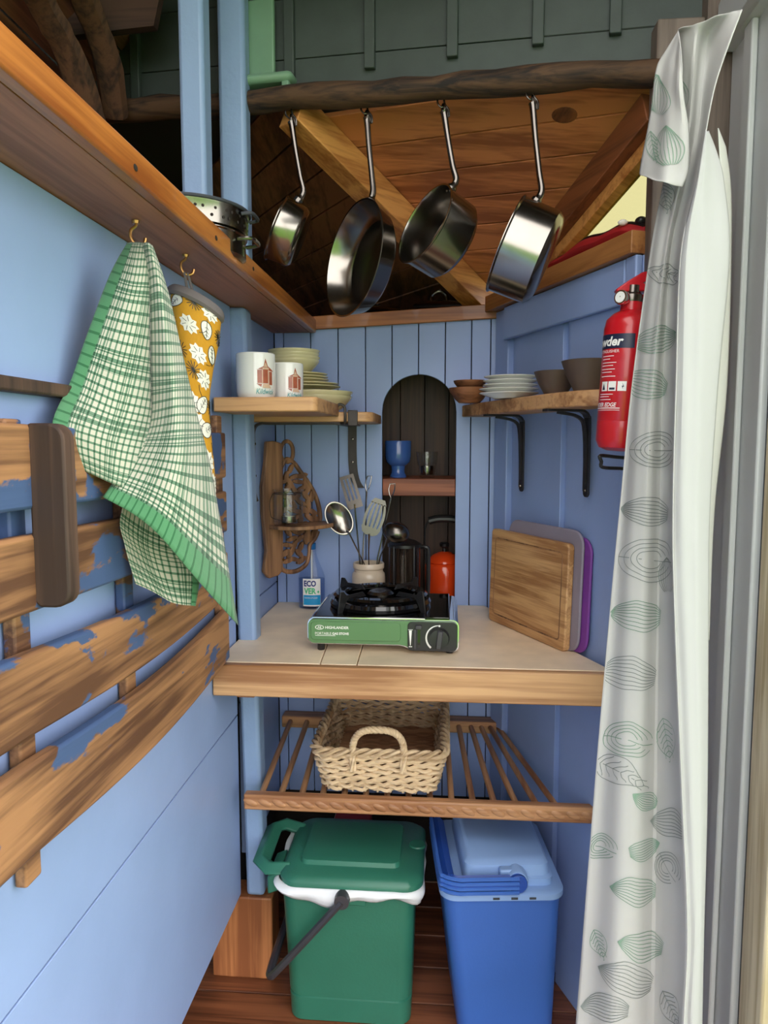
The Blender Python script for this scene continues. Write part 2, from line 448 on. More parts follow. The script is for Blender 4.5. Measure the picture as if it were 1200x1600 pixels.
# back wall: tongue-and-groove planks around an arched opening
bw = struct_empty('wall_back')
ax0, ax1 = aty(597, 760, YB).x, aty(712, 760, YB).x
acx, ar = (ax0+ax1)/2, (ax1-ax0)/2
atop = aty(654, 585, YB).z; asp = atop - ar
def arch_z(x): return asp + math.sqrt(max(0, ar*ar - (x-acx)**2))
edges = [aty(p, 530, YB).x for p in (443, 485, 528, 571, 612.5, 654, 696, 737, 767)]
edges = [XL + .001, edges[0]] + edges[1:] + [RA.x + .01]
ZT = 1.5985; G = .0013; PB = .215            # planks stop here; a dark board below colours in the darkness behind the bins
for a, b in zip(edges[:-1], edges[1:]):
    a += G; b -= G
    if b <= ax0 or a >= ax1:
        polys = [[(a, PB), (b, PB), (b, ZT), (a, ZT)]]
    else:
        lo, hi = max(a, ax0), min(b, ax1)
        arc = [(lo + (hi-lo)*i/14, arch_z(lo + (hi-lo)*i/14)) for i in range(15)]
        low = [[(a, PB), (b, PB), (b, WT - .03), (a, WT - .03)]]
        if a < ax0: polys = [[(a, PB), (b, PB), (b, WT-.03), (ax0, WT-.03)] + arc + [(b, ZT), (a, ZT)]]
        elif b > ax1: polys = [[(b, PB), (b, ZT), (a, ZT)] + arc + [(ax1, WT-.03), (a, WT-.03), (a, PB)]]
        else: polys = [arc + [(b, ZT), (a, ZT)]] + low
    mb = MB()
    for pl in polys: mb.prism([(x, YB, z) for x, z in pl], (0, .014, 0))
    part(bw, 'plank', mb, M['blue'], bevel=.0012, smooth=False)
lin_ = MB().box(-.60, ax0, YB+.015, YB+.022, FZ, ZT).box(ax1, .2, YB+.015, YB+.022, FZ, ZT).box(ax0, ax1, YB+.015, YB+.022, FZ, WT-.03)
arc = [(ax0 + (ax1-ax0)*i/24, arch_z(ax0 + (ax1-ax0)*i/24)) for i in range(25)]
lin_.prism([(x, YB+.015, z) for x, z in arc + [(ax1, ZT), (ax0, ZT)]], (0, .007, 0))
struct('wall_back_lining', lin_, M['dark'], smooth=False)

# alcove behind the arch
al = struct_empty('wall_alcove')
AX0, AX1, AY0, AY1 = -.215, .085, YB+.023, 2.30
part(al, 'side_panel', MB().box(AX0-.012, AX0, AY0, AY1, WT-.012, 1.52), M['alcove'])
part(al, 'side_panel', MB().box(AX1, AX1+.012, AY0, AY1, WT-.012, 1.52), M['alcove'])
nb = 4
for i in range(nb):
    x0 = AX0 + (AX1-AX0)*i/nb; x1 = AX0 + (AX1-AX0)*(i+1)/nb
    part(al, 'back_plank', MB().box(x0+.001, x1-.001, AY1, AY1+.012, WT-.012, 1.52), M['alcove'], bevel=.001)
part(al, 'lining', MB().box(AX0-.012, AX1+.012, AY1+.0125, AY1+.02, WT-.012, 1.52), M['dark'], smooth=False)  # backing added to stop light leaking between the back planks
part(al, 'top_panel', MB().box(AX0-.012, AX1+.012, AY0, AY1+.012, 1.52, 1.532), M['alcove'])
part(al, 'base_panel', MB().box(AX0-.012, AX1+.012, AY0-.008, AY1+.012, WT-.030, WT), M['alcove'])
ash = aty(654, 748, YB + .005).z; asb = aty(654, 775, YB + .005).z
part(al, 'alcove_shelf', MB().box(ax0+.001, ax1-.001, YB+.005, AY0, asb, ash).box(AX0+.001, AX1-.001, AY0, AY1-.001, asb, ash), M['redwood'], bevel=.002)

# angled right wall: boards, rails and stiles
rwl = struct_empty('wall_right')
def rboard(name, s0, s1, z0, z1, d0, d1, mat=M['blue'], bev=.0015):
    c = rwp((s0+s1)/2, (d0+d1)/2, (z0+z1)/2)
    return part(rwl, name, MB().obox(c, RW*(s1-s0)/2, RN*(d1-d0)/2, UP*(z1-z0)/2), mat, bevel=bev)
s1, s2, s3, s4 = rs(790), rs(799), rs(872), rs(884)
RZ = 1.60
rboard('wall_board', s2 + .001, s3, FZ, RZ, -.018, 0)
rboard('recess_strip', s1 - .012, s2, FZ, RZ, -.018, -.013)
rboard('recess_strip', s3 + .0005, s4 - .004, FZ, RZ, -.018, -.012)
rboard('wall_board', s4, RLEN, FZ, RZ, -.018, .004)
rboard('corner_stile', .012, s1, FZ, RZ, .001 - .018, .004, bev=.003)
rboard('top_rail', s1 + .001, RLEN - .04, 1.515, RZ, .0045, .018, bev=.003)
rboard('end_stile', RLEN - .034, RLEN - .001, FZ, RZ, .0045, .02, bev=.003)
struct('wall_right_lining', MB().obox(rwp(RLEN/2 - .02, -.026, .77), RW*(RLEN/2), RN*.006, UP*.83), M['dark'], smooth=False)

# boards that cap the walls under the roof
p = [aty(486, 515, YB-.012), aty(777, 497, YB-.012), aty(777, 474, YB-.012), aty(486, 494, YB-.012)]
struct('trim_4', MB().prism(p, (0, .10, 0)), M['shelf_x'], bevel=.002)
c0, c1 = rwp(.0, -.03, 1.6225), rwp(RLEN + .0, -.03, 1.6225)
struct('trim_5', MB().obox((c0+c1)/2, (c1-c0)/2, RN*.062, UP*.021), M['shelf_w'], bevel=.002)

# left high shelf: bottom board and front fascia
SB, SF = 1.552, 1.588
sx = -.362
sh = struct_empty('trim_6')
part(sh, 'shelf_board', MB().prism([(-1.15,Y0,SB),(sx-.019,Y0,SB),(sx-.019,YB-.013,SB),(-1.15,YB-.013,SB)], (0,0,.010)), M['shelf_under'], smooth=False)
part(sh, 'fascia', MB().box(sx-.018, sx, Y0, YB-.0135, SB-.001, SF), M['shelf'], bevel=.003)
kn = MB()
for px, py in ((212, 262), (338, 372), (396, 420)):
    q = atx(px, py, sx + .0004); kn.ell(q, .0006, .006, .004, 10, 6)
part(sh, 'knot', kn, M['dark'])

# roof space ------------------------------------------------------------
bmL, bmR = aty(140, 178, 1.66), aty(1012, 112, 1.44)
BD = (bmR - bmL).normalized()
def beam_at(px):                                    # point of the beam's axis seen at column px
    lo, hi = -.4, 1.4
    for _ in range(40):
        m = (lo+hi)/2; q = bmL + (bmR-bmL)*m; d = CR.transposed() @ (q - CC)
        if 600 + F*d.x/-d.z < px: lo = m
        else: hi = m
    return bmL + (bmR-bmL)*lo
pts = []
for i in range(26):
    t = -.25 + 1.27*i/25
    q = bmL + (bmR-bmL)*t
    pts.append(q + V((0, random.uniform(-.004, .004), random.uniform(-.004, .004))))
struct('trim_7', MB().tube(pts, [.026 + random.uniform(-.003, .004) for _ in pts], 12, flat=.85), M['bark'])

HB = V((.10, 2.14, 1.64)); HT = beam_at(452) + V((0, .03, -.01))
hd = (HB - HT).normalized()
OD = V((1, -.24, 0)).normalized()                   # run of the lit roof boards
on_ = hd.cross(OD).normalized()
if on_.z > 0: on_ = -on_                            # faces down
# lit facet: separate boards parallel to OD, from the rafter to the door post
rise = on_.cross(OD).normalized()
if rise.z < 0: rise = -rise
rf = struct_empty('ceiling_slope')
RT = 1.0
for i in range(-1, 7):
    w = .092
    o0 = HB + rise*(i*w) + on_*-.03
    def hip_x(p):                                   # start of the board at the hip line
        t = (p - HB).dot(rise) / (-hd).dot(rise); h = HB - hd*t
        return (h - p).dot(OD)
    def wall_x(p): return ((RA - RN*.075 - p)*V((1,1,0))).dot(RN) / OD.dot(RN)
    a0 = o0 + OD*(hip_x(o0) - .02); a1 = o0 + OD*wall_x(o0)
    b0 = o0 + rise*(w-.004); b0 = b0 + OD*(hip_x(b0) - .02); b1 = o0 + rise*(w-.004); b1 = b1 + OD*wall_x(b1)
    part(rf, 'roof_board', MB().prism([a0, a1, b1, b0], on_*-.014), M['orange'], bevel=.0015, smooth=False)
kq = atpl(882, 180, HB - on_*.03, on_)
part(rf, 'knot', MB().lathe([(0,.0008), (.012,.0008), (.019,.0006), (.020,0)], kq, axis=on_, n=20, sx=1.3), M['rafter_dark'])
def hip_pt(k):
    p = HB + rise*k - on_*.05; t = (p - HB).dot(rise) / (-hd).dot(rise); return p + OD*((HB - hd*t - p).dot(OD) + .0)
def felt_pt(k):
    p = HB + rise*k - on_*.05; return p + OD*(((RA - RN*.085 - p)*V((1,1,0))).dot(RN) / OD.dot(RN))
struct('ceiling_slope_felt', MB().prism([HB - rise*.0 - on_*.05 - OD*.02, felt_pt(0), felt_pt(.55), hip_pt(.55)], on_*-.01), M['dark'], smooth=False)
# hip rafter between the lit and the dark slope
rr = hd.cross(UP).normalized(); ru = rr.cross(hd).normalized()
struct('trim_8', MB().obox((HT + HB + hd*.05)/2, (HB + hd*.05 - HT)/2, rr*.030, ru*.032), M['rafter'], bevel=.002)
# slope left of the hip rafter, its shade put into the board colour
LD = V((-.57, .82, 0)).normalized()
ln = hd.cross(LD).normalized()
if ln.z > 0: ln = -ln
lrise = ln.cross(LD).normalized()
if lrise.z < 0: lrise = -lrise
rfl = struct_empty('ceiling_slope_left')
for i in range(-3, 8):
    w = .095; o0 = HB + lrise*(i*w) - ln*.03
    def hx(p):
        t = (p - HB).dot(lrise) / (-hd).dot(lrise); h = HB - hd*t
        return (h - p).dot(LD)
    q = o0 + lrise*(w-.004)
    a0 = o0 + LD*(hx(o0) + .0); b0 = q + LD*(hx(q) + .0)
    part(rfl, 'roof_board', MB().prism([a0, o0 + LD*1.6, q + LD*1.6, b0], ln*-.014), M['roof_shaded'], bevel=.0015, smooth=False)
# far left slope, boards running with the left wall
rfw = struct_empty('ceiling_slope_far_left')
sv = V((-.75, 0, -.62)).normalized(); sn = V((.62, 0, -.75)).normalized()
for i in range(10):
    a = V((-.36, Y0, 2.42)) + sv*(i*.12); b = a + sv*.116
    part(rfw, 'roof_board', MB().prism([a, a + V((0, 5.2, 0)), b + V((0, 5.2, 0)), b], sn*-.014), M['roof_shaded'], bevel=.0015, smooth=False)
# unseen outer shell, added to keep the sky out and the roof space dark
struct('sky_block_shell', MB().box(-1.4, -1.38, Y0, 3.2, .0, 2.6).box(-1.4, .18, 3.2, 3.22, 1.3, 2.6).box(.165, .18, 2.15, 3.2, 1.42, 2.6)
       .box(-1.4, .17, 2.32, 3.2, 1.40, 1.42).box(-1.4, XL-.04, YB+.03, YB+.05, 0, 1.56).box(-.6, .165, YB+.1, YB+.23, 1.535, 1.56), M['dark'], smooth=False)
struct('ceiling', MB().box(-1.4, .75, .85, 1.9, 2.42, 2.44), M['dark'], smooth=False)  # cut short at the front so that open sky lights the worktop
# rafter over the right wall, with the light gable pane under it
g0, g1 = onright(815, 452, -.03), onright(1003, 226, -.03)
gd = (g1 - g0).normalized(); gu = RN.cross(gd).normalized()
if gu.z < 0: gu = -gu
struct('trim_9', MB().obox((g0+g1)/2 + gu*.030, (g1-g0)/2 + gd*.06, RN*.03, gu*.030), M['rafter_dark'], bevel=.002)
struct('rafter_lit_edge', MB().obox((g0+g1)/2 - gu*.014 - RN*.012, (g1-g0)/2 + gd*.06, RN*.016, gu*.0135), M['rafter'], bevel=.002)  # lit lower edge of the rafter, done as a strip of lighter colour
w1 = struct_empty('window_1')
a, b = rwp(.05, -.05, 1.645), rwp(RLEN + .05, -.05, 1.645)
part(w1, 'pane', MB().prism([a, b, b + UP*.32], RN*-.004), M['gable'])
zc = (bmL + bmR)/2
# boards above the beam, grey-green, with battens
gg = struct_empty('wall_upper')
gy = V((-BD.y, BD.x, 0)).normalized()               # away from the camera
if gy.y < 0: gy = -gy
def ggp(t, z, off=0): q = bmL + (bmR-bmL)*t + gy*(.035+off); return V((q.x, q.y, z))
L_ = (bmR-bmL).length
struct('sky_block_plate', MB().prism([ggp(-.35, 2.02), ggp(1.0, 2.02), V((.36, 1.56, 2.02)), V((.10, 2.22, 2.02)), V((-.9, 2.9, 2.02))], (0, 0, .012)), M['dark'], smooth=False)  # added dark plate that blocks sky leaking in above the beam
for z0, z1 in ((1.985, 2.045), (2.047, 2.165), (2.167, 2.255), (2.257, 2.42)):
    c = (ggp(-.35, (z0+z1)/2) + ggp(1.12, (z0+z1)/2))/2
    part(gg, 'cladding_board', MB().obox(c, BD*L_*.735, gy*.006, UP*(z1-z0)/2), M['greygreen'], bevel=.001)
for px in (205, 447, 573, 703, 838, 960):
    q = beam_at(px) + gy*.022
    part(gg, 'batten', MB().obox((q.x, q.y, 2.2), BD*.011, gy*.0065, UP*.2), M['greygreen'], bevel=.002)
# dark board along the top and old curved rafters
q0, q1 = bmL + BD*-.35, bmR + BD*.1
struct('ceiling_board', MB().obox(((q0.x+q1.x)/2, (q0.y+q1.y)/2 - .13, 2.225), (q1-q0)/2*V((1,1,0)) if False else V(((q1-q0).x/2, (q1-q0).y/2, 0)), gy*.10, UP*.012), M['ceil'], bevel=.003)
def old_rafter(name, pts, r):
    q = cat([aty(*p) for p in pts], 6)
    return struct(name, MB().tube(q, [r*(1 + random.uniform(-.08, .08)) for _ in q], 8, flat=.7), M['rough'])
old_rafter('trim_11', [(30, -80, 1.25), (62, 0, 1.35), (110, 90, 1.45), (150, 210, 1.55)], .030)
old_rafter('trim_12', [(95, -90, 1.30), (132, 0, 1.42), (166, 90, 1.52), (180, 182, 1.60)], .028)
# dark slab behind those rafters
struct('trim_13', MB().prism([aty(0, -60, 1.5), aty(260, -60, 1.5), aty(240, 40, 1.5), aty(70, 60, 1.5)], (0, .02, 0)), M['ceil'], smooth=False)

# right side: post, door head, jamb, sash and pane
struct('trim_14', MB().box(.372, .455, 1.425, 1.47, FZ, 2.0), M['jamb_wood'], bevel=.003)
struct('wall_right_return', MB().box(.456, .56, 1.42, 1.50, FZ, 2.42), M['jamb_wood'])
d1 = struct_empty('door_1')
DX = .5
part(d1, 'jamb', MB().box(DX, DX+.05, 1.235, 1.42, FZ, 2.0), M['jamb'], bevel=.004)
part(d1, 'jamb_bead', MB().box(DX-.012, DX-.001, 1.30, 1.335, FZ, 1.93), M['jamb'], bevel=.003)
part(d1, 'gasket', MB().box(DX+.012, DX+.05, 1.215, 1.234, FZ, 1.93), M['gasket'])
part(d1, 'sash_stile', MB().box(DX+.004, DX+.045, 1.13, 1.214, .05, 1.92), M['sash'], bevel=.004)
part(d1, 'sash_stile', MB().box(DX+.004, DX+.045, -.50, -.42, .05, 1.92), M['sash'], bevel=.004)
part(d1, 'bottom_rail', MB().box(DX+.006, DX+.043, -.42, 1.13, .05, .15), M['sash'], bevel=.003)
part(d1, 'glass_pane', MB().box(DX+.022, DX+.027, -.425, 1.135, .14, 1.90), M['pane'])
part(d1, 'door_head', MB().box(DX-.03, DX+.05, Y0, 1.42, 1.93, 2.02), M['jamb'], bevel=.012)
struct('wall_right_header', MB().box(DX-.01, DX+.06, Y0, 1.42, 2.021, 2.44), M['jamb'], smooth=False)

# ================================================================== WORKTOP AND RACK
YF = 1.49                                           # front of the worktop
def rx(y, off=.0): t = (y - RA.y)/RW.y; return RA.x + RW.x*t + RN.x*off/1.0   # right wall x at depth y
wt = thing('worktop', 'stone tiled worktop with a thick pine front edge below the blue wall', 'worktop', (-.06, 1.75, WT-.07))
part(wt, 'front_edge', MB().box(XL+.002, .352, YF-.022, YF, WT-.068, WT-.001), M['pine'], bevel=.003)
part(wt, 'underboard', MB().prism([(XL+.002, YF+.001, WT-.035), (.325, YF+.001, WT-.035), (.105, YB-.024, WT-.035), (XL+.002, YB-.024, WT-.035)], (0,0,.026)), M['pine'])
g1a, g1b = atz(497, 1047, WT), atz(511, 1008, WT); g2a, g2b = atz(555, 1047, WT), atz(567, 1008, WT)
def gx(a, b, y): return a.x + (b.x-a.x)*(y-a.y)/(b.y-a.y)
xs = [lambda y: XL+.002, lambda y: gx(g1a, g1b, y), lambda y: gx(g2a, g2b, y), lambda y: rx(y) - .020]
for i in range(3):
    lo, hi = xs[i], xs[i+1]; y0, y1 = YF + .0005, YB - .003
    part(wt, 'tile', MB().prism([(lo(y0)+.0012, y0, WT-.009), (hi(y0)-.0012, y0, WT-.009), (hi(y1)-.0012, y1, WT-.009), (lo(y1)+.0012, y1, WT-.009)], (0,0,.009)), M['tile'], bevel=.001)
q = atz(386, 1105, WT-.09)
part(wt, 'cleat', MB().box(-.445, -.405, YF+.02, 1.655, WT-.085, WT-.036), M['block'], bevel=.002)

RKZ = aty(600, 1240, 1.58).z - .008                        # rack height
rk = thing('dowel_rack', 'pine shelf rack of round dowels with a carved front rail under the worktop', 'rack', (-.05, 1.58, RKZ-.04))
fa, fb = aty(382, 1240, 1.575), aty(931, 1240, 1.575)
part(rk, 'front_rail', MB().box(fa.x, fb.x, 1.565, 1.59, RKZ-.036, RKZ), M['rack'], bevel=.004)
lf = 24
for i in range(lf):
    x = fa.x + (fb.x-fa.x)*(i+.5)/lf
    R = Matrix.Rotation(.42, 3, 'Y')
    part(rk, 'carved_leaf', MB().ell((x, 1.5655, RKZ-.018), .018, .0034, .0080, 10, 6, R), M['rack'])
ba, bb = aty(441, 1117, 2.04), aty(786, 1117, 2.04)
part(rk, 'back_rail', MB().box(ba.x, bb.x, 2.03, YB-.001, ba.z-.034, ba.z), M['rack'], bevel=.004)
fr = [407, 437, 470, 503, 537, 571, 605, 639, 673, 706, 740, 774, 809, 842, 873]
bk = [454, 480, 503, 528, 554, 580, 606, 632, 660, 697, 717, 736, 752, 766, 779]
for a, b in zip(fr, bk):
    p = aty(a, 1250, 1.588); p.z = RKZ - .016; q = aty(b, 1127, 2.032); q.z = ba.z - .015
    part(rk, 'dowel', MB().tube([p, q], .0072, 10), M['dowel'])
rackz = lambda y: RKZ - .016 + .0072 + (ba.z - .015 - RKZ + .016)*(y-1.588)/(2.032-1.588)

# ------------------------------------------------------------------ wicker basket
def rr_path(hw, y0, y1, z, r, n=96):                # rounded rectangle path sampled by length
    pts = rrect(-hw, hw, y0, y1, r, 6); pts.append(pts[0])
    seg = [math.dist(pts[i], pts[i+1]) for i in range(len(pts)-1)]; tot = sum(seg); out = []
    for k in range(n):
        d = tot*k/n; i = 0
        while d > seg[i]: d -= seg[i]; i += 1
        t = d/seg[i]; out.append((pts[i][0]+(pts[i+1][0]-pts[i][0])*t, pts[i][1]+(pts[i+1][1]-pts[i][1])*t))
    return out
by0 = 1.605; bxl, bxr = aty(505, 1230, by0).x, aty(680, 1230, by0).x
bcx = (bxl+bxr)/2; bhw = (bxr-bxl)/2; bz = max(rackz(by0), rackz(1.97)) + .003
bh = aty(590, 1178, by0-.01).z - bz
bt = thing('wicker_basket', 'oblong willow basket with a rope-twist end handle on the dowel rack', 'basket', (bcx, 1.79, bz))
rows = 12; body = MB()
for k in range(rows):
    t = k/(rows-1); z = bz + .006 + (bh-.012)*t
    hw = bhw + .020*t; y0 = by0 - .012*t; y1 = 1.975 + .008*t; n = 168
    path = rr_path(hw, y0, y1, z, .03, n); pts = []
    for i, (x, y) in enumerate(path):
        x2, y2 = path[(i+1) % n]; tx, ty = x2-x, y2-y; l = math.hypot(tx, ty)
        w = .0052*math.sin(2*PI*i/n*21 + PI*(k % 2))
        zz = .0022*math.sin(2*PI*i/n*21*2 + k)
        pts.append((bcx + x + ty/l*w, y - tx/l*w, z + zz))
    body.tube(pts, .0046, 6, closed=True)
part(bt, 'woven_sides', body, M['wicker'])
st = MB(); path = rr_path(bhw, by0, 1.975, 0, .03, 42); path2 = rr_path(bhw+.020, by0-.012, 1.983, 0, .03, 42)
for (x, y), (x2, y2) in zip(path, path2): st.tube([(bcx+x, y, bz), (bcx+x2, y2, bz+bh)], .0032, 6)
part(bt, 'stakes', st, M['wicker'])
bs = MB()
for i in range(26):
    y = by0 + .012 + (1.965-by0-.012)*i/25
    bs.tube([(bcx - bhw + .004 + 2*(bhw-.004)*j/18, y, bz+.006 + .003*math.sin(j*1.3 + PI*(i % 2))) for j in range(19)], .0062, 6)
part(bt, 'woven_base', bs, M['wicker_in'])
for s in range(3):                                   # plaited rim
    path = rr_path(bhw+.021, by0-.013, 1.984, 0, .03, 180); pts = []
    for i, (x, y) in enumerate(path):
        x2, y2 = path[(i+1) % 180]; tx, ty = x2-x, y2-y; l = math.hypot(tx, ty); a = 2*PI*i/180*16 + s*2*PI/3
        pts.append((bcx + x + ty/l*.008*math.cos(a), y - tx/l*.008*math.cos(a), bz + bh + .002 + .007*math.sin(a)))
    part(bt, 'rim_strand', MB().tube(pts, .0050, 6, closed=True), M['wicker'])
def basket_handle(y, dirn):
    hw = .058; H = .085; core = []
    core.append(V((bcx-hw+.002, y-.011*dirn, bz+bh-.035)))
    for i in range(21):
        a = PI - PI*i/20
        core.append(V((bcx + hw*math.copysign(abs(math.cos(a))**.7, math.cos(a)), y - .004*dirn, bz + bh + .004 + (H-.03)*math.sin(a)**.75)))
    core.append(V((bcx+hw-.002, y-.011*dirn, bz+bh-.035)))
    core = cat(core, 5); h = MB()
    for s in range(3):
        pts = []
        for i, p in enumerate(core):
            tg = (core[min(i+1, len(core)-1)] - core[max(i-1, 0)]).normalized(); u = V((0,1,0)); w = tg.cross(u)
            a = i*.55 + s*2*PI/3; pts.append(p + (u*math.cos(a) + w*math.sin(a))*.0042)
        h.tube(pts, .0044, 6)
    part(bt, 'handle', h, M['wicker'])
basket_handle(by0-.013, 1); basket_handle(1.984, -1)

# ================================================================== GREEN CADDY
# bottom at the floor, front face seen from px 437..648
gy0 = 1.535; gb = [aty(452, 1600, gy0).x, aty(641, 1600, gy0).x]; gtz = atz
gt = [aty(438, 1412, gy0-.012).x, aty(648, 1412, gy0-.012).x]; gz = aty(540, 1391, gy0-.012).z
gdep0, gdep1 = .19, .225
gcx = (gt[0]+gt[1])/2
cd = thing('food_waste_caddy', 'dark green lidded plastic bin lined with a white bag', 'bin', (gcx, gy0+.1, FZ))
def loft(mb, secs, r, n=5, capb=True, capt=True):    # secs: (x0,x1,y0,y1,z)
    k = 4*(n+1); b = len(mb.v)
    for x0, x1, y0, y1, z in secs:
        mb.v += [V((x, y, z)) for x, y in rrect(x0, x1, y0, y1, r, n)]
    for i in range(len(secs)-1):
        for j in range(k):
            mb.f.append((b+i*k+j, b+i*k+(j+1) % k, b+(i+1)*k+(j+1) % k, b+(i+1)*k+j))
    if capb: mb.f.append(tuple(b+j for j in range(k))[::-1])
    if capt: mb.f.append(tuple(b+(len(secs)-1)*k+j for j in range(k)))
    return mb
def gsec(t, grow=0):
    return (gb[0]+(gt[0]-gb[0])*t-grow, gb[1]+(gt[1]-gb[1])*t+grow, gy0-.014*t-grow, gy0+gdep0+(gdep1-gdep0)*t+grow)
zs = [(FZ, 0, -.004), (FZ+.004, 0, 0), (FZ+.058, .16, 0), (FZ+.060, .165, -.003), (FZ+.064, .17, -.003), (FZ+.066, .175, 0), (gz, 1, 0)]
mb = MB(); loft(mb, [gsec(t, g) + (z,) for z, t, g in zs], .032, 6)
part(cd, 'body', mb, M['green_bin'], angle=30)
bag = MB(); n = 90; path = rr_path(1, -1, 1, 0, .3, n)
x0, x1, y0, y1 = gsec(1, .004)
P = []
dr = lambda a: .018 + .012*math.sin(a*2+.6) + .010*math.sin(a*5+1) + .004*math.sin(a*13)
for r_ in range(7):
    row = []; t = r_/6
    for i in range(n+1):
        u, v = path[i % n]; a = 2*PI*i/n
        flare = .004 + .010*math.sin(PI*min(1, t*1.1)) + .004*t + .003*math.sin(a*11 + t*3)*t
        cx, cy = (x0+x1)/2, (y0+y1)/2
        row.append((cx + u*((x1-x0)/2+flare), cy + v*((y1-y0)/2+flare), gz + .012 - t*(dr(a) + .022*max(0, math.cos(a - 5.3)))))
    P.append(row)
bag.grid(P)
part(cd, 'bin_liner', bag, M['bag'], solid=.001)
# lid: flat tray with raised panel
lz = gz + .010
lx0, lx1, ly0, ly1 = gt[0]-.004, gt[1]+.018, gy0-.026, gy0+.245
lid = MB(); loft(lid, [(lx0+.008, lx1-.008, ly0+.008, ly1-.008, lz-.006), (lx0, lx1, ly0, ly1, lz), (lx0, lx1, ly0, ly1, lz+.012), (lx0+.010, lx1-.010, ly0+.010, ly1-.010, lz+.022)], .042, 7)
ld = part(cd, 'lid', lid, M['green_bin'], angle=50)
rp = MB(); loft(rp, [(lx0+.040, lx1-.052, ly0+.052, ly1-.035, lz+.020), (lx0+.043, lx1-.055, ly0+.055, ly1-.038, lz+.032), (lx0+.050, lx1-.062, ly0+.062, ly1-.045, lz+.034)], .018, 5)
part(ld, 'raised_panel', rp, M['green_bin'], angle=50)
part(ld, 'thumb_notch', MB().lathe([(.0, 0), (.018, .0), (.021, -.004)], (lx1-.018, (ly0+ly1)/2+.02, lz+.0245), n=20), M['green_bin'])
# green lid handle loop on the left
hl = [V((lx0+.02, ly0+.055, lz+.010)), V((lx0-.028, ly0+.050, lz+.010)), V((lx0-.052, ly0+.075, lz+.012)), V((lx0-.052, ly1-.075, lz+.024)), V((lx0-.028, ly1-.045, lz+.020)), V((lx0+.02, ly1-.05, lz+.010))]
part(cd, 'lid_handle', MB().tube(hl, .023, 4, flat=.75, up=(.7,0,.7)), M['green_bin'], bevel=.004)
part(cd, 'lid_hinge', MB().obox((lx0-.018, ly0+.09, lz-.02), (.014,0,.006), (0,.05,0), (0,0,.022)), M['green_bin'], bevel=.005)
# carrying handle hanging down on the left
pv = aty(535, 1404, ly0-.006); tip = aty(424, 1524, ly0-.004)
part(cd, 'pivot_boss', MB().lathe([(.0,-.016), (.016,-.016), (.017,-.004), (.017,.012)], pv, axis=(0,1,0), n=20), M['grip'])
xo = gsec(.5)[0]
mid = aty(438, 1508, ly0-.004)
hp = [pv + V((0,-.010,0)), pv.lerp(mid, .5) + V((0,-.012,0)), mid + V((0,-.010,0)), tip, tip + V((-.006,.03,0)), tip + V((-.006,.19,0)), V((tip.x, ly1+.006, tip.z)), V((pv.x, ly1+.016, pv.z))]
part(cd, 'carrying_handle', MB().tube(cat(hp, 5), .0105, 8, flat=.8), M['grip'])
part(cd, 'grip_flange', MB().bar(pv + V((0,.012,-.012)), pv + V((.05,.012,-.012)), .004, .02), M['green_bin'], bevel=.002)

# ================================================================== BLUE COOL BOX
cy0 = 1.50
cb0, cb1 = aty(714, 1600, cy0).x, aty(868, 1600, cy0).x
ct0, ct1 = aty(692, 1412, cy0-.01).x, aty(880, 1412, cy0-.01).x
cz = aty(780, 1404, cy0-.01).z
cbx = thing('cool_box', 'royal blue cool box with a pale blue lid beside the green bin', 'cool box', ((ct0+ct1)/2, cy0, FZ))
CD = .275
def csec(t, g=0): return (cb0+.006*(1-t)+(ct0-cb0)*t-g, cb1+(ct1-cb1)*t+g, cy0-.012*t-g, cy0+CD+.012*t+g)
mb = MB(); loft(mb, [csec(-.05)+(FZ,), csec(0)+(FZ+.006,), csec(1)+(cz,)], .030, 7)
part(cbx, 'body', mb, M['cool'], angle=40)
rim = MB(); loft(rim, [csec(1, .002)+(cz-.002,), csec(1, .007)+(cz+.001,), csec(1, .007)+(cz+.013,), csec(1, .001)+(cz+.017,)], .036, 7)
ri = part(cbx, 'rim', rim, M['cool_lt'], angle=40)
x0, x1, y0, y1 = csec(1)
for px in (774, 803, 832):
    q = aty(px, 1404, y0-.0075); part(ri, 'slot', MB().box(q.x-.007, q.x+.007, y0-.0082, y0-.006, cz+.004, cz+.0085), M['gasket'])
lid = MB(); loft(lid, [(x0+.046, x1-.014, y0+.020, y1-.02, cz+.017), (x0+.046, x1-.014, y0+.020, y1-.02, cz+.032), (x0+.046, x1-.020, y0+.026, y1-.024, cz+.036), (x0+.048, x1-.022, y0+.030, y1-.026, cz+.058), (x0+.056, x1-.030, y0+.042, y1-.034, cz+.066)], .02, 5)
part(cbx, 'lid', lid, M['cool_lt'], angle=40)
# round hub and folded ribbed handle
hubx = aty(808, 1380, y0+.004).x
part(cbx, 'hub', MB().lathe([(0,-.012), (.022,-.012), (.024,-.008), (.024,.020)], (hubx, y0+.014, cz+.036), axis=(0,1,0), n=24), M['cool_lt'])
part(cbx, 'latch_block', MB().box(hubx-.036, hubx+.012, y0+.010, y0+.03, cz+.017, cz+.058), M['cool_lt'], bevel=.004)
bk = MB()
path = lambda z, g: [V((hubx+g*.1, y0+.000-g, z))] + [V((hubx - .10, y0-.001-g, z)).lerp(V((x0+.030, y0-.001-g, z)), t) for t in (0, 1)] + [V((x0+.012-g, y0+.008-g*.5, z)), V((x0+.004-g, y0+.035, z)), V((x0+.004-g, y1-.04, z))]
hn = part(cbx, 'carrying_handle', MB().tube(cat(path(cz+.036, -.004), 5), .0165, 4, flat=1.0, up=(0,0,1)), M['cool_dk'])
for k in range(4):
    z = cz + .021 + k*.0102
    part(hn, 'rib', MB().tube(cat(path(z, .011), 5), .0042, 6), M['cool'])
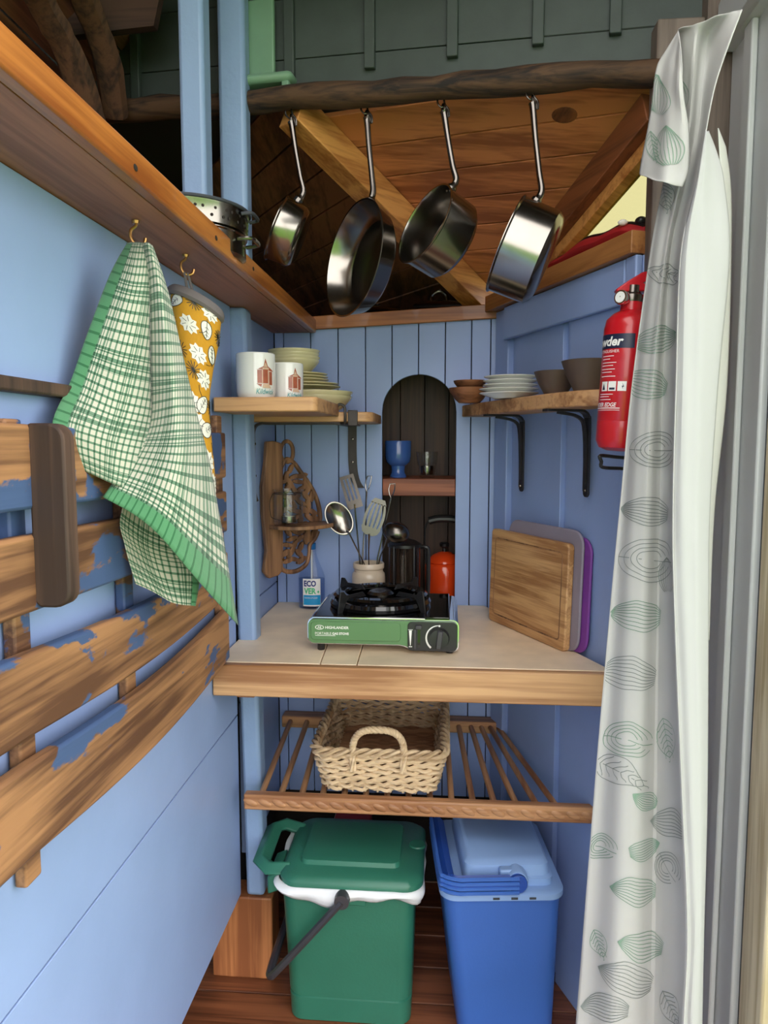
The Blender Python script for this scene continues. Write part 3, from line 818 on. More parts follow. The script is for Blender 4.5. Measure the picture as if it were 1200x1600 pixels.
part(hn, 'rounded_end', MB().lathe([(0,-.012), (.018,-.012), (.020,-.010), (.020,.014)], (hubx, y0+.004, cz+.036), axis=(0,1,0), n=20), M['cool_dk'])
cbx.rotation_euler.z = .10
# carton half hidden behind the green bin
q = aty(552, 1273, 1.93)
ctn = thing('carton', 'red and white carton standing behind the green bin', 'carton', (q.x, 1.93, FZ))
part(ctn, 'box', MB().box(q.x-.05, q.x+.05, 1.90, 1.96, FZ+.0005, q.z), M['rednylon'], bevel=.003)
part(ctn, 'white_band', MB().box(q.x-.0505, q.x-.02, 1.8992, 1.9608, FZ+.05, q.z-.001), M['white_print'], bevel=.002)

# ================================================================== SLATTED WALL PIECE
sl = thing('slatted_panel', 'weathered wooden slats with flaking blue paint fixed along the pale blue wall', 'panel', (XL+.03, .95, .6))
SX = XL + .018                                        # back of the slats
def zat(px, py, x): return atx(px, py, x).z
def slat(y0, y1, ztop, zbot, bow, n=20, th=.018, drop=0.0):
    mb = MB(); P = []
    for i in range(n+1):
        t = i/n; y = y0 + (y1-y0)*t; b = bow*math.sin(PI*t); dz = drop*math.sin(PI*max(0, (y-.72)/(y1-.72)))
        x = SX + b
        P.append([(x, y, zbot-dz), (x+th, y, zbot-dz), (x+th, y, ztop-dz), (x, y, ztop-dz)])
    k = len(P); vs = [p for r in P for p in r]; fs = []
    for i in range(k-1):
        for j in range(4): fs.append((i*4+j, i*4+(j+1) % 4, (i+1)*4+(j+1) % 4, (i+1)*4+j))
    fs += [(0,1,2,3), tuple((k-1)*4+j for j in (3,2,1,0))]
    return mb.add(vs, fs)
FX = SX + .018
yend = atx(357, 900, FX).y
zz = lambda py: atx(0, py, FX).z
for k_, (top, bot) in enumerate(((660, 802), (845, 975), (1040, 1182), (1226, 1386))):
    part(sl, 'slat', slat(.34, yend, zz(top), zz(bot), .004, drop=(.004, .006, .016, .020)[k_]), M['slat'], bevel=.004)
for px, top, bot in ((27, 655, 1400), (197, 640, 1206), (345, 650, 1020)):
    y = atx(px, 900, SX-.005).y; za = atx(px, top, SX-.005).z; zb = atx(px, bot, SX-.005).z
    part(sl, 'upright', MB().box(XL+.002, SX-.001, y-.016, y+.016, zb, za), M['slat'], bevel=.003)
x0_ = FX + .001; ya = atx(47, 800, x0_).y; x1_ = aty(104, 800, ya).x; yb_ = atx(122, 800, x1_).y; rc = .018
za, zb = aty(70, 661, ya).z, aty(80, 950, ya).z
o2 = [(x0_, zb+.006), (x0_+.006, zb)] + [(x1_-rc+rc*math.sin(a), zb+rc-rc*math.cos(a)) for a in (0, .3, .6, .9, 1.2, 1.57)] + [(x1_-rc+rc*math.cos(a), za-rc+rc*math.sin(a)) for a in (0, .3, .6, .9, 1.2, 1.57)] + [(x0_, za)]
part(sl, 'end_board', MB().prism([(x, ya, z) for x, z in o2], (0, yb_-ya, 0)), M['slat_dark'], label='dark brown end board with rounded corners', bevel=.003)
q0, q1 = atx(0, 597, XL+.02), atx(110, 616, XL+.02)
single('wall_rail', MB().bar((XL+.012, .30, q0.z), (XL+.012, 1.0, q0.z), .022, .016), M['slat_dark'], 'thin dark brown rail along the blue wall behind the checked towel', 'rail', bevel=.003)

# ================================================================== HOOKS, TEA TOWEL, OVEN GLOVE
def cup_hook(name, p, d, label, r=.0022, s=.013, mat='brass', group=None):
    p = V(p); d = V(d).normalized()
    pts = [p, p - UP*s*.5, p - UP*s*1.0 - d*s*.5, p - UP*s*1.7 - d*s*.55, p - UP*s*2.3 - d*.2*s, p - UP*s*2.45 + d*s*.3, p - UP*s*2.2 + d*s*.8, p - UP*s*1.7 + d*s*.95]
    h = thing(name, label, 'hook', p, group)
    part(h, 'bent_wire', MB().tube(cat(pts, 5), r, 8), M[mat])
    part(h, 'collar', MB().lathe([(0,-.004), (r*2.2,-.004), (r*2.6,0)], p, n=12), M[mat])
    return h
hk1 = atz(212, 345, SB-.001); hk2 = atz(290, 398, SB-.001)
cup_hook('cup_hook', hk1, (.6, .3, 0), 'small brass cup hook under the shelf holding the green checked towel')
cup_hook('cup_hook', hk2, (.6, .3, 0), 'small brass cup hook under the shelf holding the yellow oven glove')

# checked cotton: lines from UV (metres of cloth)
def checked_cloth():
    m, nt, b = newmat('green_checked_cotton'); L = nt.links.new
    b.inputs['Roughness'].default_value = .9; b.inputs['Sheen Weight'].default_value = .25
    uv = N(nt, 'ShaderNodeUVMap'); sp = N(nt, 'ShaderNodeSeparateXYZ'); L(uv.outputs['UV'], sp.inputs[0])
    def math_(op, a, bb=None, c=None):
        n = N(nt, 'ShaderNodeMath', operation=op)
        for i, q in enumerate((a, bb, c)):
            if q is None: continue
            if isinstance(q, (int, float)): n.inputs[i].default_value = q
            else: L(q, n.inputs[i])
        return n.outputs[0]
    def lines(c, period, width, off=0):
        f = math_('FRACT', math_('DIVIDE', math_('ADD', c, off), period)); return math_('LESS_THAN', f, width)
    u, v = sp.outputs['X'], sp.outputs['Y']
    lu = math_('MAXIMUM', lines(u, .0125, .30), math_('MULTIPLY', lines(u, .0062, .34), lines(u, .08, .30)))
    lv = math_('MAXIMUM', lines(v, .0125, .30), math_('MULTIPLY', lines(v, .0062, .34), lines(v, .09, .28)))
    sm = math_('ADD', math_('MULTIPLY', lu, .5), math_('MULTIPLY', lv, .5))
    r = N(nt, 'ShaderNodeValToRGB'); r.color_ramp.interpolation = 'CONSTANT'; e = r.color_ramp.elements
    e[0].position = 0; e[0].color = lin((200,195,182)); e[1].position = .4; e[1].color = lin((98,132,108))
    e2 = r.color_ramp.elements.new(.9); e2.color = lin((36,76,54)); L(sm, r.inputs['Fac'])
    # border: u or v below zero
    bu = math_('LESS_THAN', u, 0.0); bv = math_('LESS_THAN', v, 0.0)
    bl = math_('MAXIMUM', math_('MULTIPLY', bu, lines(v, .016, .22)), math_('MULTIPLY', bv, lines(u, .016, .22)))
    br = N(nt, 'ShaderNodeMix', data_type='RGBA'); br.inputs['A'].default_value = lin((80,138,98)); br.inputs['B'].default_value = lin((44,104,66)); L(bl, br.inputs['Factor'])
    mx = N(nt, 'ShaderNodeMix', data_type='RGBA'); L(math_('MAXIMUM', bu, bv), mx.inputs['Factor']); L(r.outputs['Color'], mx.inputs['A']); L(br.outputs['Result'], mx.inputs['B'])
    no = N(nt, 'ShaderNodeTexNoise', Scale=420.0); bp = N(nt, 'ShaderNodeBump', Strength=.35, Distance=.002); L(no.outputs['Fac'], bp.inputs['Height'])
    L(mx.outputs['Result'], b.inputs['Base Color']); L(bp.outputs['Normal'], b.inputs['Normal'])
    return m
M['check'] = checked_cloth()
def cloth_rows(rows, nu=8, nv=8):                     # rows of (px, py, y) control points -> fine grid of points
    fine = [cat([aty(*p) for p in r], nu) for r in rows]
    cols = [cat([fine[i][j] for i in range(len(fine))], nv) for j in range(len(fine[0]))]
    return [[cols[j][i] for j in range(len(cols))] for i in range(len(cols[0]))]
tw = MB()
def add_panel(rows, uvf, nu=8, nv=8, ripple=0.0):
    P = cloth_rows(rows, nu, nv); m, n = len(P), len(P[0])
    for i in range(m):
        for j in range(n):
            a, b = j/(n-1), i/(m-1)
            P[i][j] = P[i][j] + V((0, -1, 0))*ripple*math.sin(a*9 + b*2)*b
    tw.grid(P, [[uvf(j/(n-1), i/(m-1)) for j in range(n)] for i in range(m)])
# left back panel, green border on its left edge
A = [[(199, 380, .99), (212, 379, .985), (228, 380, .985)],
     [(172, 430, .96), (205, 440, .955), (233, 442, .975)],
     [(138, 520, .92), (188, 535, .93), (234, 545, .975)],
     [(112, 595, .895), (175, 625, .915), (236, 640, .975)],
     [(84, 664, .835), (168, 690, .90), (239, 705, .975)],
     [(104, 724, .862), (172, 754, .905), (240, 774, .975)]]
add_panel(A, lambda a, b: (-.034 + a*(.10+.16*b), .012 + b*.38), ripple=.004)
# right front panel, green border along the bottom
B = [[(222, 380, .985), (230, 379, .975), (238, 384, .985)],
     [(229, 450, .985), (246, 440, .965), (262, 455, .995)],
     [(232, 560, .99), (262, 560, .955), (286, 560, 1.01)],
     [(232, 660, .985), (272, 650, .945), (307, 650, 1.035)],
     [(200, 720, .95), (275, 735, .935), (330, 745, 1.06)],
     [(164, 776, .905), (262, 850, .93), (370, 978, 1.10)]]
def uvB(a, b): return (a*(.05+.30*b), .42*(1-b)**1.0 - .030)
add_panel(B, uvB, ripple=.006)
# lower flap seen behind
C = [[(228, 690, 1.01), (255, 700, 1.01), (285, 720, 1.03)],
     [(190, 800, .965), (235, 830, 1.0), (300, 850, 1.05)],
     [(196, 850, .97), (240, 880, 1.01), (312, 890, 1.06)],
     [(214, 912, .985), (262, 938, 1.02), (304, 948, 1.05)]]
add_panel(C, lambda a, b: (.16 - a*.18, .02 + b*.2), ripple=.004)
o = single('tea_towel', tw, M['check'], 'green and white checked tea towel hanging from a brass hook', 'towel', solid=.0016)

# oven glove
M['glove'] = plain('yellow_cotton', (206,148,34), rough=.85, noise=.06, nscale=30, bump=.2, bscale=150)
GL = [(268, 452, 343, 498), (272, 500, 338, 540), (280, 560, 326, 585), (288, 620, 316, 640), (296, 690, 322, 700), (305, 760, 328, 765), (310, 800, 322, 802)]
gl = thing('oven_glove', 'yellow floral oven glove with grey binding hanging beside the checked towel', 'oven glove', aty(310, 800, 1.21))
P = []
for k, (x0, y0, x1, y1) in enumerate(GL):
    a, b = aty(x0, y0, 1.18), aty(x1, y1, 1.235); c = (a+b)/2; h = (b-a)/2; th = .030*(1-k*.08)
    d = h.cross(UP).normalized()
    P.append([c + h*math.cos(t) + d*th*math.sin(t) for t in [2*PI*i/28 for i in range(29)]])
cols = [cat([P[i][j] for i in range(len(P))], 4) for j in range(29)]
g = MB().grid([[cols[j][i] for j in range(29)] for i in range(len(cols[0]))])
part(gl, 'mitt', g, M['glove'], solid=.003)
GLOVE = [[cols[j][i] for j in range(29)] for i in range(len(cols[0]))]
part(gl, 'binding', MB().tube(P[0][:-1], .0065, 8, closed=True, flat=1.5), M['greytrim'])
tp = (P[0][14] + P[0][0])/2 + V((-.004, -.012, .008)); hb = hk2 - UP*.033
part(gl, 'hanging_loop', MB().tube([tp + V((-.004,0,-.008)), hb + V((-.002,0,.004)), hb + V((.002,.003,.004)), tp + V((.006,.004,-.008))], .0045, 6, flat=.5), M['greytrim'])

# ================================================================== LEFT SMALL SHELVES
SZ = aty(420, 621, 1.52).z                            # top of the mug shelf
l1, l2 = aty(495, 640, 1.50).x, 1.50
pts = [(XL+.002, 1.50), (l1-.012, 1.50)] + [(l1-.012+.012*math.sin(a), 1.512-.012*math.cos(a)) for a in (.4,.8,1.2,1.57)] + [(l1+.012, 1.83), (XL+.002, 1.83)]
ms = thing('corner_shelf', 'thick pine wall shelf carrying the two printed mugs', 'shelf', (XL+.11, 1.66, SZ-.028))
# notch round the post
pts = [(XL+.006, 1.50), (l1-.016, 1.50)] + [(l1-.016+.016*math.sin(a), 1.516-.016*math.cos(a)) for a in (.4,.8,1.2,1.57)] + [(l1+.002, 1.80), (XL+.004, 1.80), (XL+.004, 1.718), (pb.x+.002, 1.718), (pb.x+.002, 1.657), (XL+.006, 1.657)]
part(ms, 'board', MB().prism([(x, y, SZ-.030) for x, y in pts], (0,0,.030)), M['pine_y'], bevel=.003)
S2 = aty(560, 645, 1.86).z
s2r = aty(586, 650, 1.86).x
cs = thing('back_shelf', 'pine shelf along the back wall carrying the cream crockery', 'shelf', (XL+.14, 1.96, S2-.024))
pts = [(XL+.004, 1.802), (s2r-.03, 1.802)] + [(s2r-.03+.03*math.sin(a), 1.832-.03*math.cos(a)) for a in (.4,.8,1.2,1.57)] + [(s2r, 2.04), (s2r-.02, YB-.002), (XL+.004, YB-.002)]
part(cs, 'board', MB().prism([(x, y, S2-.024) for x, y in pts], (0,0,.024)), M['pine_y'], bevel=.003)

def strap(mb, pts, w, t, wdir):                        # flat bar through points
    w = V(wdir).normalized()*w/2
    pts = [V(p) for p in pts]; rows = []
    for i, p in enumerate(pts):
        tg = (pts[min(i+1, len(pts)-1)] - pts[max(i-1, 0)]).normalized(); n = tg.cross(w).normalized()*t/2
        rows.append([p-w-n, p+w-n, p+w+n, p-w+n])
    k = len(rows); vs = [p for r in rows for p in r]; fs = []
    for i in range(k-1):
        for j in range(4): fs.append((i*4+j, i*4+(j+1) % 4, (i+1)*4+(j+1) % 4, (i+1)*4+j))
    fs += [(0,1,2,3), tuple((k-1)*4+j for j in (3,2,1,0))]
    return mb.add(vs, fs)
# forged bracket on the left wall
zu = min(SZ-.030, S2-.024) - .004
b1y = 1.82
b1 = thing('iron_bracket', 'forged brown-black iron bracket fixed on the left of the corner under the shelves', 'bracket', (XL+.006, b1y, zu-.2))
zl = atx(396, 783, XL+.006).z
strap_pts = cat([(XL+.012, b1y, zl-.002), (XL+.005, b1y, zl+.03), (XL+.005, b1y, zu-.05), (XL+.007, b1y, zu-.015), (XL+.022, b1y, zu), (XL+.06, b1y, zu), (-.248, b1y, zu)], 5)
part(b1, 'strap', strap(MB(), strap_pts, .016, .0055, (0,1,0)), M['iron_brown'])
hx_ = -.248
part(b1, 'hooked_end', MB().tube(cat([(hx_-.01, b1y-.004, zu+.001), (hx_+.002, b1y-.02, zu+.002), (hx_+.004, b1y-.026, zu+.02), (hx_+.002, b1y-.026, zu+.040), (hx_-.008, b1y-.028, zu+.046), (hx_-.014, b1y-.028, zu+.042)], 5), .0036, 8), M['iron_brown'])
for z in (zu-.05, zu-.13):
    part(b1, 'screw', MB().lathe([(0,.0035), (.003,.003), (.004,0)], (XL+.008, b1y, z), axis=(1,0,0), n=10), M['steel_dk'])
# forged bracket on the back wall
bx2 = aty(551, 700, YB).x
b2 = thing('iron_bracket', 'forged black iron bracket on the back planks with its tail curling to the side', 'bracket', (bx2, YB-.004, zu-.2))
zt2 = aty(551, 762, YB).z
tail = cat([(bx2+.022, YB-.004, zt2), (bx2+.010, YB-.004, zt2+.018), (bx2+.003, YB-.004, zt2+.045), (bx2, YB-.004, zt2+.09), (bx2, YB-.004, S2-.034), (bx2, YB-.010, S2-.028), (bx2, YB-.03, S2-.0275), (bx2-.004, 1.86, S2-.0275)], 5)
mb = MB(); w = V((.013,0,0)); rows = []
part(b2, 'strap', strap(mb, tail, .024, .0055, (1,0,0)), M['iron_brown'])
part(b2, 'clasp', MB().box(-.238, -.214, 1.796, 1.8015, S2-.034, S2+.004).box(-.238, -.214, 1.8016, 1.86, S2-.034, S2-.0305), M['iron_brown'], bevel=.002)
for py in (686, 722): 
    q = aty(551, py, YB-.007); part(b2, 'screw', MB().lathe([(0,.003), (.003,.0025), (.004,0)], q, axis=(0,-1,0), n=10), M['steel_dk'])

# mugs ------------------------------------------------------------------
def mug(px, py_top, y, r, h, label):
    c = aty(px, 600, y); c.z = SZ + .0005
    m = thing('mug', label, 'mug', c, None)
    part(m, 'cup', MB().shell([(0, .003), (r*.86, .0), (r*.93, .003), (r*.985, .012), (r, .03), (r, h-.002), (r-.0015, h), (r-.004, h-.001), (r-.0045, .01), (0, .007)], c, n=40), M['white_china'])
    hd_ = [c + V((-.7*r, .72*r, h*.80)), c + V((-.95*r, 1.0*r, h*.82)), c + V((-1.25*r, 1.28*r, h*.66)), c + V((-1.25*r, 1.28*r, h*.38)), c + V((-.95*r, 1.0*r, h*.22)), c + V((-.7*r, .72*r, h*.24))]
    part(m, 'handle', MB().tube(cat(hd_, 5), .0055, 8, flat=1.4), M['white_china'])
    th0 = math.atan2(-c.y, -c.x)                       # towards the camera
    def fn(off):
        def f(s, t):                                   # s in metres along the surface, t up from the base
            a = th0 + .50 + s/r; return c + V((math.cos(a)*(r+off), math.sin(a)*(r+off), t))
        return f
    f1, f2 = fn(.0004), fn(.0007)
    k = h/.095; pr = MB(); pp = MB(); tx = MB()
    R = lambda a, b, u, v: [(a*k, u*k), (b*k, u*k), (b*k, v*k), (a*k, v*k)]
    cell_print(pr, R(-.018, -.008, .030, .058), f1, .003); cell_print(pr, R(-.006, .006, .030, .058), f1, .003); cell_print(pr, R(.009, .018, .027, .055), f1, .003)
    cell_print(pr, [(-.020*k, .058*k), (-.004*k, .066*k), (0*k, .082*k), (.006*k, .066*k), (.022*k, .056*k), (.018*k, .0555*k), (-.018*k, .0595*k)], f1, .003)
    cell_print(pr, [(-.020*k, .029*k), (-.008*k, .029*k), (-.010*k, .022*k)], f1, .003)
    cell_print(pp, R(-.007, .008, .059, .063), f2, .003); cell_print(pp, [(-.004*k,.064*k), (.005*k,.064*k), (0,.074*k)], f2, .003)
    cell_print(pp, [(-.006*k, .029*k), (.008*k, .029*k), (.014*k, .020*k), (-.008*k, .021*k)], f2, .003)
    cell_print(pp, R(-.008, -.0062, .029, .0585), f2, .003); cell_print(pp, R(.0062, .0085, .029, .0585), f2, .003)
    vs, fs = fit_text('Kildwick', -.021*k, .022*k, .0075*k, .0185*k, shear=.25, bold=.01)
    flat_print(tx, vs, fs, f1)
    part(m, 'pavilion_print', pr, M['rust_print']); part(m, 'pale_print', pp, M['pink_print']); part(m, 'lettering', tx, M['teal_print'])
    return m
mug(400, 552, 1.565, .0415, .094, 'white mug with a red pavilion print and its whole side in view')
mug(449, 565, 1.66, .036, .083, 'white mug with a red pavilion print half hidden behind another mug')

# cream crockery ---------------------------------------------------------
def plate_prof(r, h): return [(0,.002), (r*.55,.0), (r*.58,.003), (r*.72,.004), (r,h), (r+.001,h+.002), (r-.002,h+.0025), (r*.70,.007), (0,.006)]
def bowl_prof(r, h): return [(0,.002), (r*.42,.0), (r*.46,.003), (r*.72,h*.28), (r*.95,h*.78), (r,h-.002), (r,h), (r-.003,h), (r*.92,h*.78), (r*.68,h*.32), (0,.007)]
def dish(name, prof, c, mat, label, cat_, group=None):
    c = V(c); return single(name, MB().shell(prof, c, n=40), mat, label, cat_, group)
yc = 1.925
def cx(pxr, r): return aty(pxr, 620, yc).x - r
z = S2 + .0005
for i, (kind, pxr, r, h, step) in enumerate((('b', 550, .098, .044, .012), ('b', 551, .100, .044, .046), ('p', 531, .094, .010, .0075), ('p', 529, .092, .010, .0105),
                            ('p', 513, .080, .010, .0075), ('p', 512, .080, .010, .0075), ('p', 511, .078, .010, .0105))):
    c = V((cx(pxr, r), yc, z))
    if kind == 'b': dish('bowl', bowl_prof(r, h), c, M['cream_china'], ['lowest wide cream bowl, standing on the back shelf', 'wide cream bowl nested in the lowest one on the back shelf'][i], 'bowl', 'wide cream bowls')
    elif i < 4: dish('plate', plate_prof(r, h), c, M['cream_china'], ['larger cream plate lying directly on the wide cream bowls', 'larger cream plate under the small cream side plates'][i-2], 'plate', 'larger cream plates')
    else: dish('side_plate', plate_prof(r, h), c, M['cream_china'], ['lowest small cream side plate, lying on the larger cream plates', 'middle one of the three small cream side plates', 'topmost small cream side plate, under the small cream bowls'][i-4], 'plate', 'small cream side plates')
    z += step
for i in range(4):
    r = .068; dish('small_bowl', bowl_prof(r, .036), V((cx(499 + (i % 2), r), yc, z)), M['cream_china'], ['lowest small cream bowl, standing on the cream side plates', 'small cream bowl second from the bottom of its nest', 'small cream bowl just under the topmost one of its nest', 'topmost small cream bowl of the cream crockery'][i], 'bowl', 'small cream bowls'); z += .0085

# ================================================================== RIGHT SHELF
RZS = 1.347
rshelf = thing('curved_shelf', 'pine shelf with a curved front on the angled blue wall', 'shelf', rwp(.35, .08, RZS-.031))
front = cat([(aty(px, 620, y).x, y, 0) for px, y in ((722, 2.03), (741, 1.92), (771, 1.80), (825, 1.63), (870, 1.52), (910, 1.455), (945, 1.435), (968, 1.435))], 4)
back = [rwp(RLEN-.02, .0215, 0), rwp(.03, .0215, 0)]
part(rshelf, 'board', MB().prism([(p.x, p.y, RZS-.031) for p in front + back], (0,0,.031)), M['pine_y'], bevel=.003)
def steel_bracket(px, leg_bot, arm, label, taper=True):
    s = rs(px, 720, .02); zt = RZS - .0335; zb = onright(px, leg_bot, .02).z
    t = thing('iron_bracket', label, 'bracket', rwp(s, .021, zb))
    arm_pts = [rwp(s, .0235, zb+.012), rwp(s, .0235, zt-.03), rwp(s, .026, zt-.012), rwp(s, .034, zt-.003), rwp(s, .05, zt), rwp(s, arm, zt)]
    part(t, 'strap', strap(MB(), cat(arm_pts, 4), .020, .005, RW), M['iron'])
    part(t, 'rib', strap(MB(), cat([rwp(s, .0255, zb+.03), rwp(s, .030, zt-.045), rwp(s, .045, zt-.014), rwp(s, arm-.03, zt-.004)], 4), .008, .006, RW), M['iron'])
    part(t, 'foot', MB().lathe([(0,.004), (.010,.004), (.0105,0)], rwp(s, .021, zb+.010), axis=RN, n=14), M['iron'])
    for z in (zb+.014, zb+.075):
        part(t, 'screw', MB().lathe([(0,.003), (.003,.0025), (.0042,0)], rwp(s, .0265, z), axis=RN, n=10), M['steel_dk'])
steel_bracket(817, 768, .125, 'black steel bracket under the shelf end towards the arched alcove')
steel_bracket(919, 777, .125, 'black steel bracket under the shelf next to the fire extinguisher')

# crockery on the right shelf
z = RZS + .0005
pc = rwp(.30, .092, 0)
for i, (px, r) in enumerate(((795, .068), (795, .068), (797, .062), (797, .062), (798, .061))):
    q = aty(px, 610, 1.74)
    dish('plate', [(0,.002), (r*.5,.0), (r*.55,.002), (r,.0115), (r+.001,.013), (r-.002,.0135), (r*.5,.007), (0,.006)], (q.x + .0, q.y, z), M['white_china'], ['lowest white plate, lying on the curved shelf', 'second white plate from the bottom on the curved shelf', 'middle plate of the white stack on the curved shelf', 'white plate just under the topmost one on the curved shelf', 'topmost white plate of the stack on the curved shelf'][i], 'plate', 'white plates on the curved shelf'); z += .0095
def wooden_bowl(px, y, z, r, h, label, mat='brown_wood', tilt=None):
    q = aty(px, 620, y); c = V((q.x, q.y, z))
    return dish('wooden_bowl', [(0,.002), (r*.5,.0), (r*.7,h*.25), (r*.95,h*.75), (r,h), (r-.005,h), (r*.88,h*.72), (r*.6,h*.32), (0,.012)], c, M[mat], label, 'bowl')
wooden_bowl(733, 1.915, RZS+.0005, .052, .038, 'brown wooden bowl at the bottom of a small stack beside the white plates')
wooden_bowl(734, 1.915, RZS+.031, .042, .026, 'small brown wooden bowl on top of another wooden bowl')
def dark_bowl(px, y, r, h, label):
    q = aty(px, 620, y); c = V((q.x, q.y, RZS+.0005))
    dish('bowl', [(0,.002), (r*.52,.0), (r*.55,.004), (r*.80,h*.5), (r,h), (r-.004,h+.001), (r*.74,h*.5), (r*.45,.012), (0,.01)], c, M['dark_bowl'], label, 'bowl')
dark_bowl(918, 1.49, .052, .058, 'dark brown stoneware bowl beside the fire extinguisher')
dark_bowl(868, 1.60, .046, .048, 'dark brown stoneware bowl between the white plates and another dark bowl')

# ================================================================== FIRE EXTINGUISHER
ey = 1.315
e0, e1 = aty(969, 700, ey), aty(986, 490, ey)
ea = (e1 - e0).normalized(); er = .0425; eh = (e1 - e0).length
fe = thing('fire_extinguisher', 'small red powder fire extinguisher on the angled blue wall', 'fire extinguisher', e0)
part(fe, 'cylinder', MB().lathe([(0,-.006), (er*.55,-.005), (er*.86,.0), (er,.012), (er,.045), (er*.985,.0455), (er,.0465), (er,eh-.028), (er*.93,eh-.012), (er*.7,eh-.002), (er*.44,eh+.004), (er*.42,eh+.018), (0,eh+.018)], e0, axis=ea, n=40), M['red'])
ex = (V((1,0,0)) - ea*ea.x).normalized(); eyv = ea.cross(ex)
top = e0 + ea*(eh+.018)
part(fe, 'valve', MB().lathe([(0,0), (.017,0), (.018,.004), (.018,.012), (.013,.016), (.013,.028), (0,.028)], top, axis=ea, n=20), M['steel_dk'])
vv = top + ea*.016
hdl = [(-.034,.010), (.07,.028), (.072,.040), (.03,.060), (-.010,.052), (-.036,.024)]
part(fe, 'upper_lever', MB().prism([vv + ex*a + ea*b - eyv*.010 for a, b in [(-.030,.004), (-.012,.018), (.012,.034), (.05,.040), (.052,.033), (.030,.028), (.014,.016), (.03,.010), (.055,.011), (.055,.004), (-.028,.0)]], eyv*.020), M['red'], bevel=.002)
part(fe, 'lower_lever', MB().prism([vv + ex*a + ea*b - eyv*.008 for a, b in [(-.022,-.006), (.055,-.010), (.055,-.004), (-.022,-.001)]], eyv*.016), M['red'], bevel=.0015)
ga = (V((-.72,-.69,.05))).normalized(); gp = top + ea*.010 - ex*.022 - eyv*.0
gp = aty(972, 465, ey-.02)
gg_ = part(fe, 'gauge', MB().lathe([(0,-.012), (.008,-.012), (.0115,-.006), (.0125,.004), (.0115,.006), (0,.0055)], gp, axis=ga, n=24), M['chrome'])
part(gg_, 'dial', MB().lathe([(0,.0064), (.0092,.0064), (.0092,.006)], gp, axis=ga, n=20), M['white_print'])
part(gg_, 'needle', MB().bar(gp + ga*.0068, gp + ga*.0068 + V((.004,.0,.006)), .0012, .0006, up=ga), M['black'])
part(fe, 'lock_pin', MB().lathe([(0,0), (.004,0), (.004,.003), (0,.003)], vv + ea*.020 - eyv*(-.0105) , axis=-eyv if eyv.y > 0 else eyv, n=10), M['green_print'])
part(fe, 'gauge_stem', MB().tube([gp, top + ea*.008], .005, 8), M['steel_dk'])
th0 = None
cdir = V((-e0.x, -e0.y, 0)).normalized()
def ext(off):
    def f(s, t):                                       # s: metres along the curve from the camera side, t: along the axis
        a0 = math.atan2(cdir.dot(eyv), cdir.dot(ex)); a = a0 + s/er
        return e0 + ea*t + (ex*math.cos(a) + eyv*math.sin(a))*(er + off)
    return f
f1, f2 = ext(.0003), ext(.0006)
nl = MB(); cell_print(nl, [(-.095,.166), (.010,.166), (.010,.190), (-.095,.190)], f1, .004); part(fe, 'name_band', nl, M['navy_label'])
wp = MB()
vs, fs = fit_text('Powder', -.080, -.008, .170, .186, shear=.2, bold=.03); flat_print(wp, vs, fs, f2)
vs, fs = fit_text('FIRE EXTINGUISHER', -.078, -.014, .159, .164); flat_print(wp, vs, fs, f1)
vs, fs = fit_text('COMMANDER EDGE', -.092, -.012, .0685, .0755, shear=.2, bold=.02); flat_print(wp, vs, fs, f1)
cell_print(wp, [(-.064,.0655), (-.006,.0655), (-.006,.067), (-.064,.067)], f1, .004)
cell_print(wp, [(-.064,.0625), (-.006,.0625), (-.006,.0632), (-.064,.0632)], f1, .004)
for a in (-.046, -.0295, -.0125): cell_print(wp, [(a,.095), (a+.0145,.095), (a+.0145,.111), (a,.111)], f1, .003)
for t, w in ((.153,.030), (.148,.022), (.142,.036), (.137,.030), (.131,.034), (.126,.028), (.119,.036), (.089,.034), (.085,.026), (.080,.030)):
    cell_print(wp, [(-.050,t), (-.050+w*.9,t), (-.050+w*.9,t+.0011), (-.050,t+.0011)], f1, .004)
for t in [.125 - .0042*i for i in range(13)]: cell_print(wp, [(.020,t), (.034,t), (.034,t+.001), (.020,t+.001)], f1, .004)
part(fe, 'lettering', wp, M['white_print'])
bp_ = MB(); cell_print(bp_, [(-.0035,.098), (-.0055,.1035), (-.0035,.1035), (-.0050,.109), (-.0015,.102), (-.0035,.102)], f2, .003)
cell_print(bp_, [(-.027,.097), (-.017,.097), (-.017,.1005), (-.027,.1005)], f2, .003); cell_print(bp_, [(-.043,.097), (-.036,.097), (-.0395,.108)], f2, .003)
part(fe, 'pictograms', bp_, M['navy_label'])
# wire bracket under it
w0, w1, w2, w3 = aty(985, 716, 1.40), aty(938, 712, 1.33), aty(941, 730, 1.33), aty(984, 733, 1.40)
br = thing('wire_bracket', 'black wire loop bracket under the red fire extinguisher', 'bracket', w3)
part(br, 'wire_loop', MB().tube(cat([w0, w0.lerp(w1,.5), w1, w1.lerp(w2,.5), w2, w2.lerp(w3,.6), w3], 4), .0032, 8), M['iron'])
bb0 = onright(988, 722, .021)
part(br, 'back_plate', MB().obox(bb0, RW*.006, RN*.002, UP*.035), M['iron'], bevel=.001)
part(br, 'wire_stay', MB().tube([w0, bb0 + UP*.008], .003, 8).tube([w3, bb0 - UP*.008], .003, 8), M['iron'])

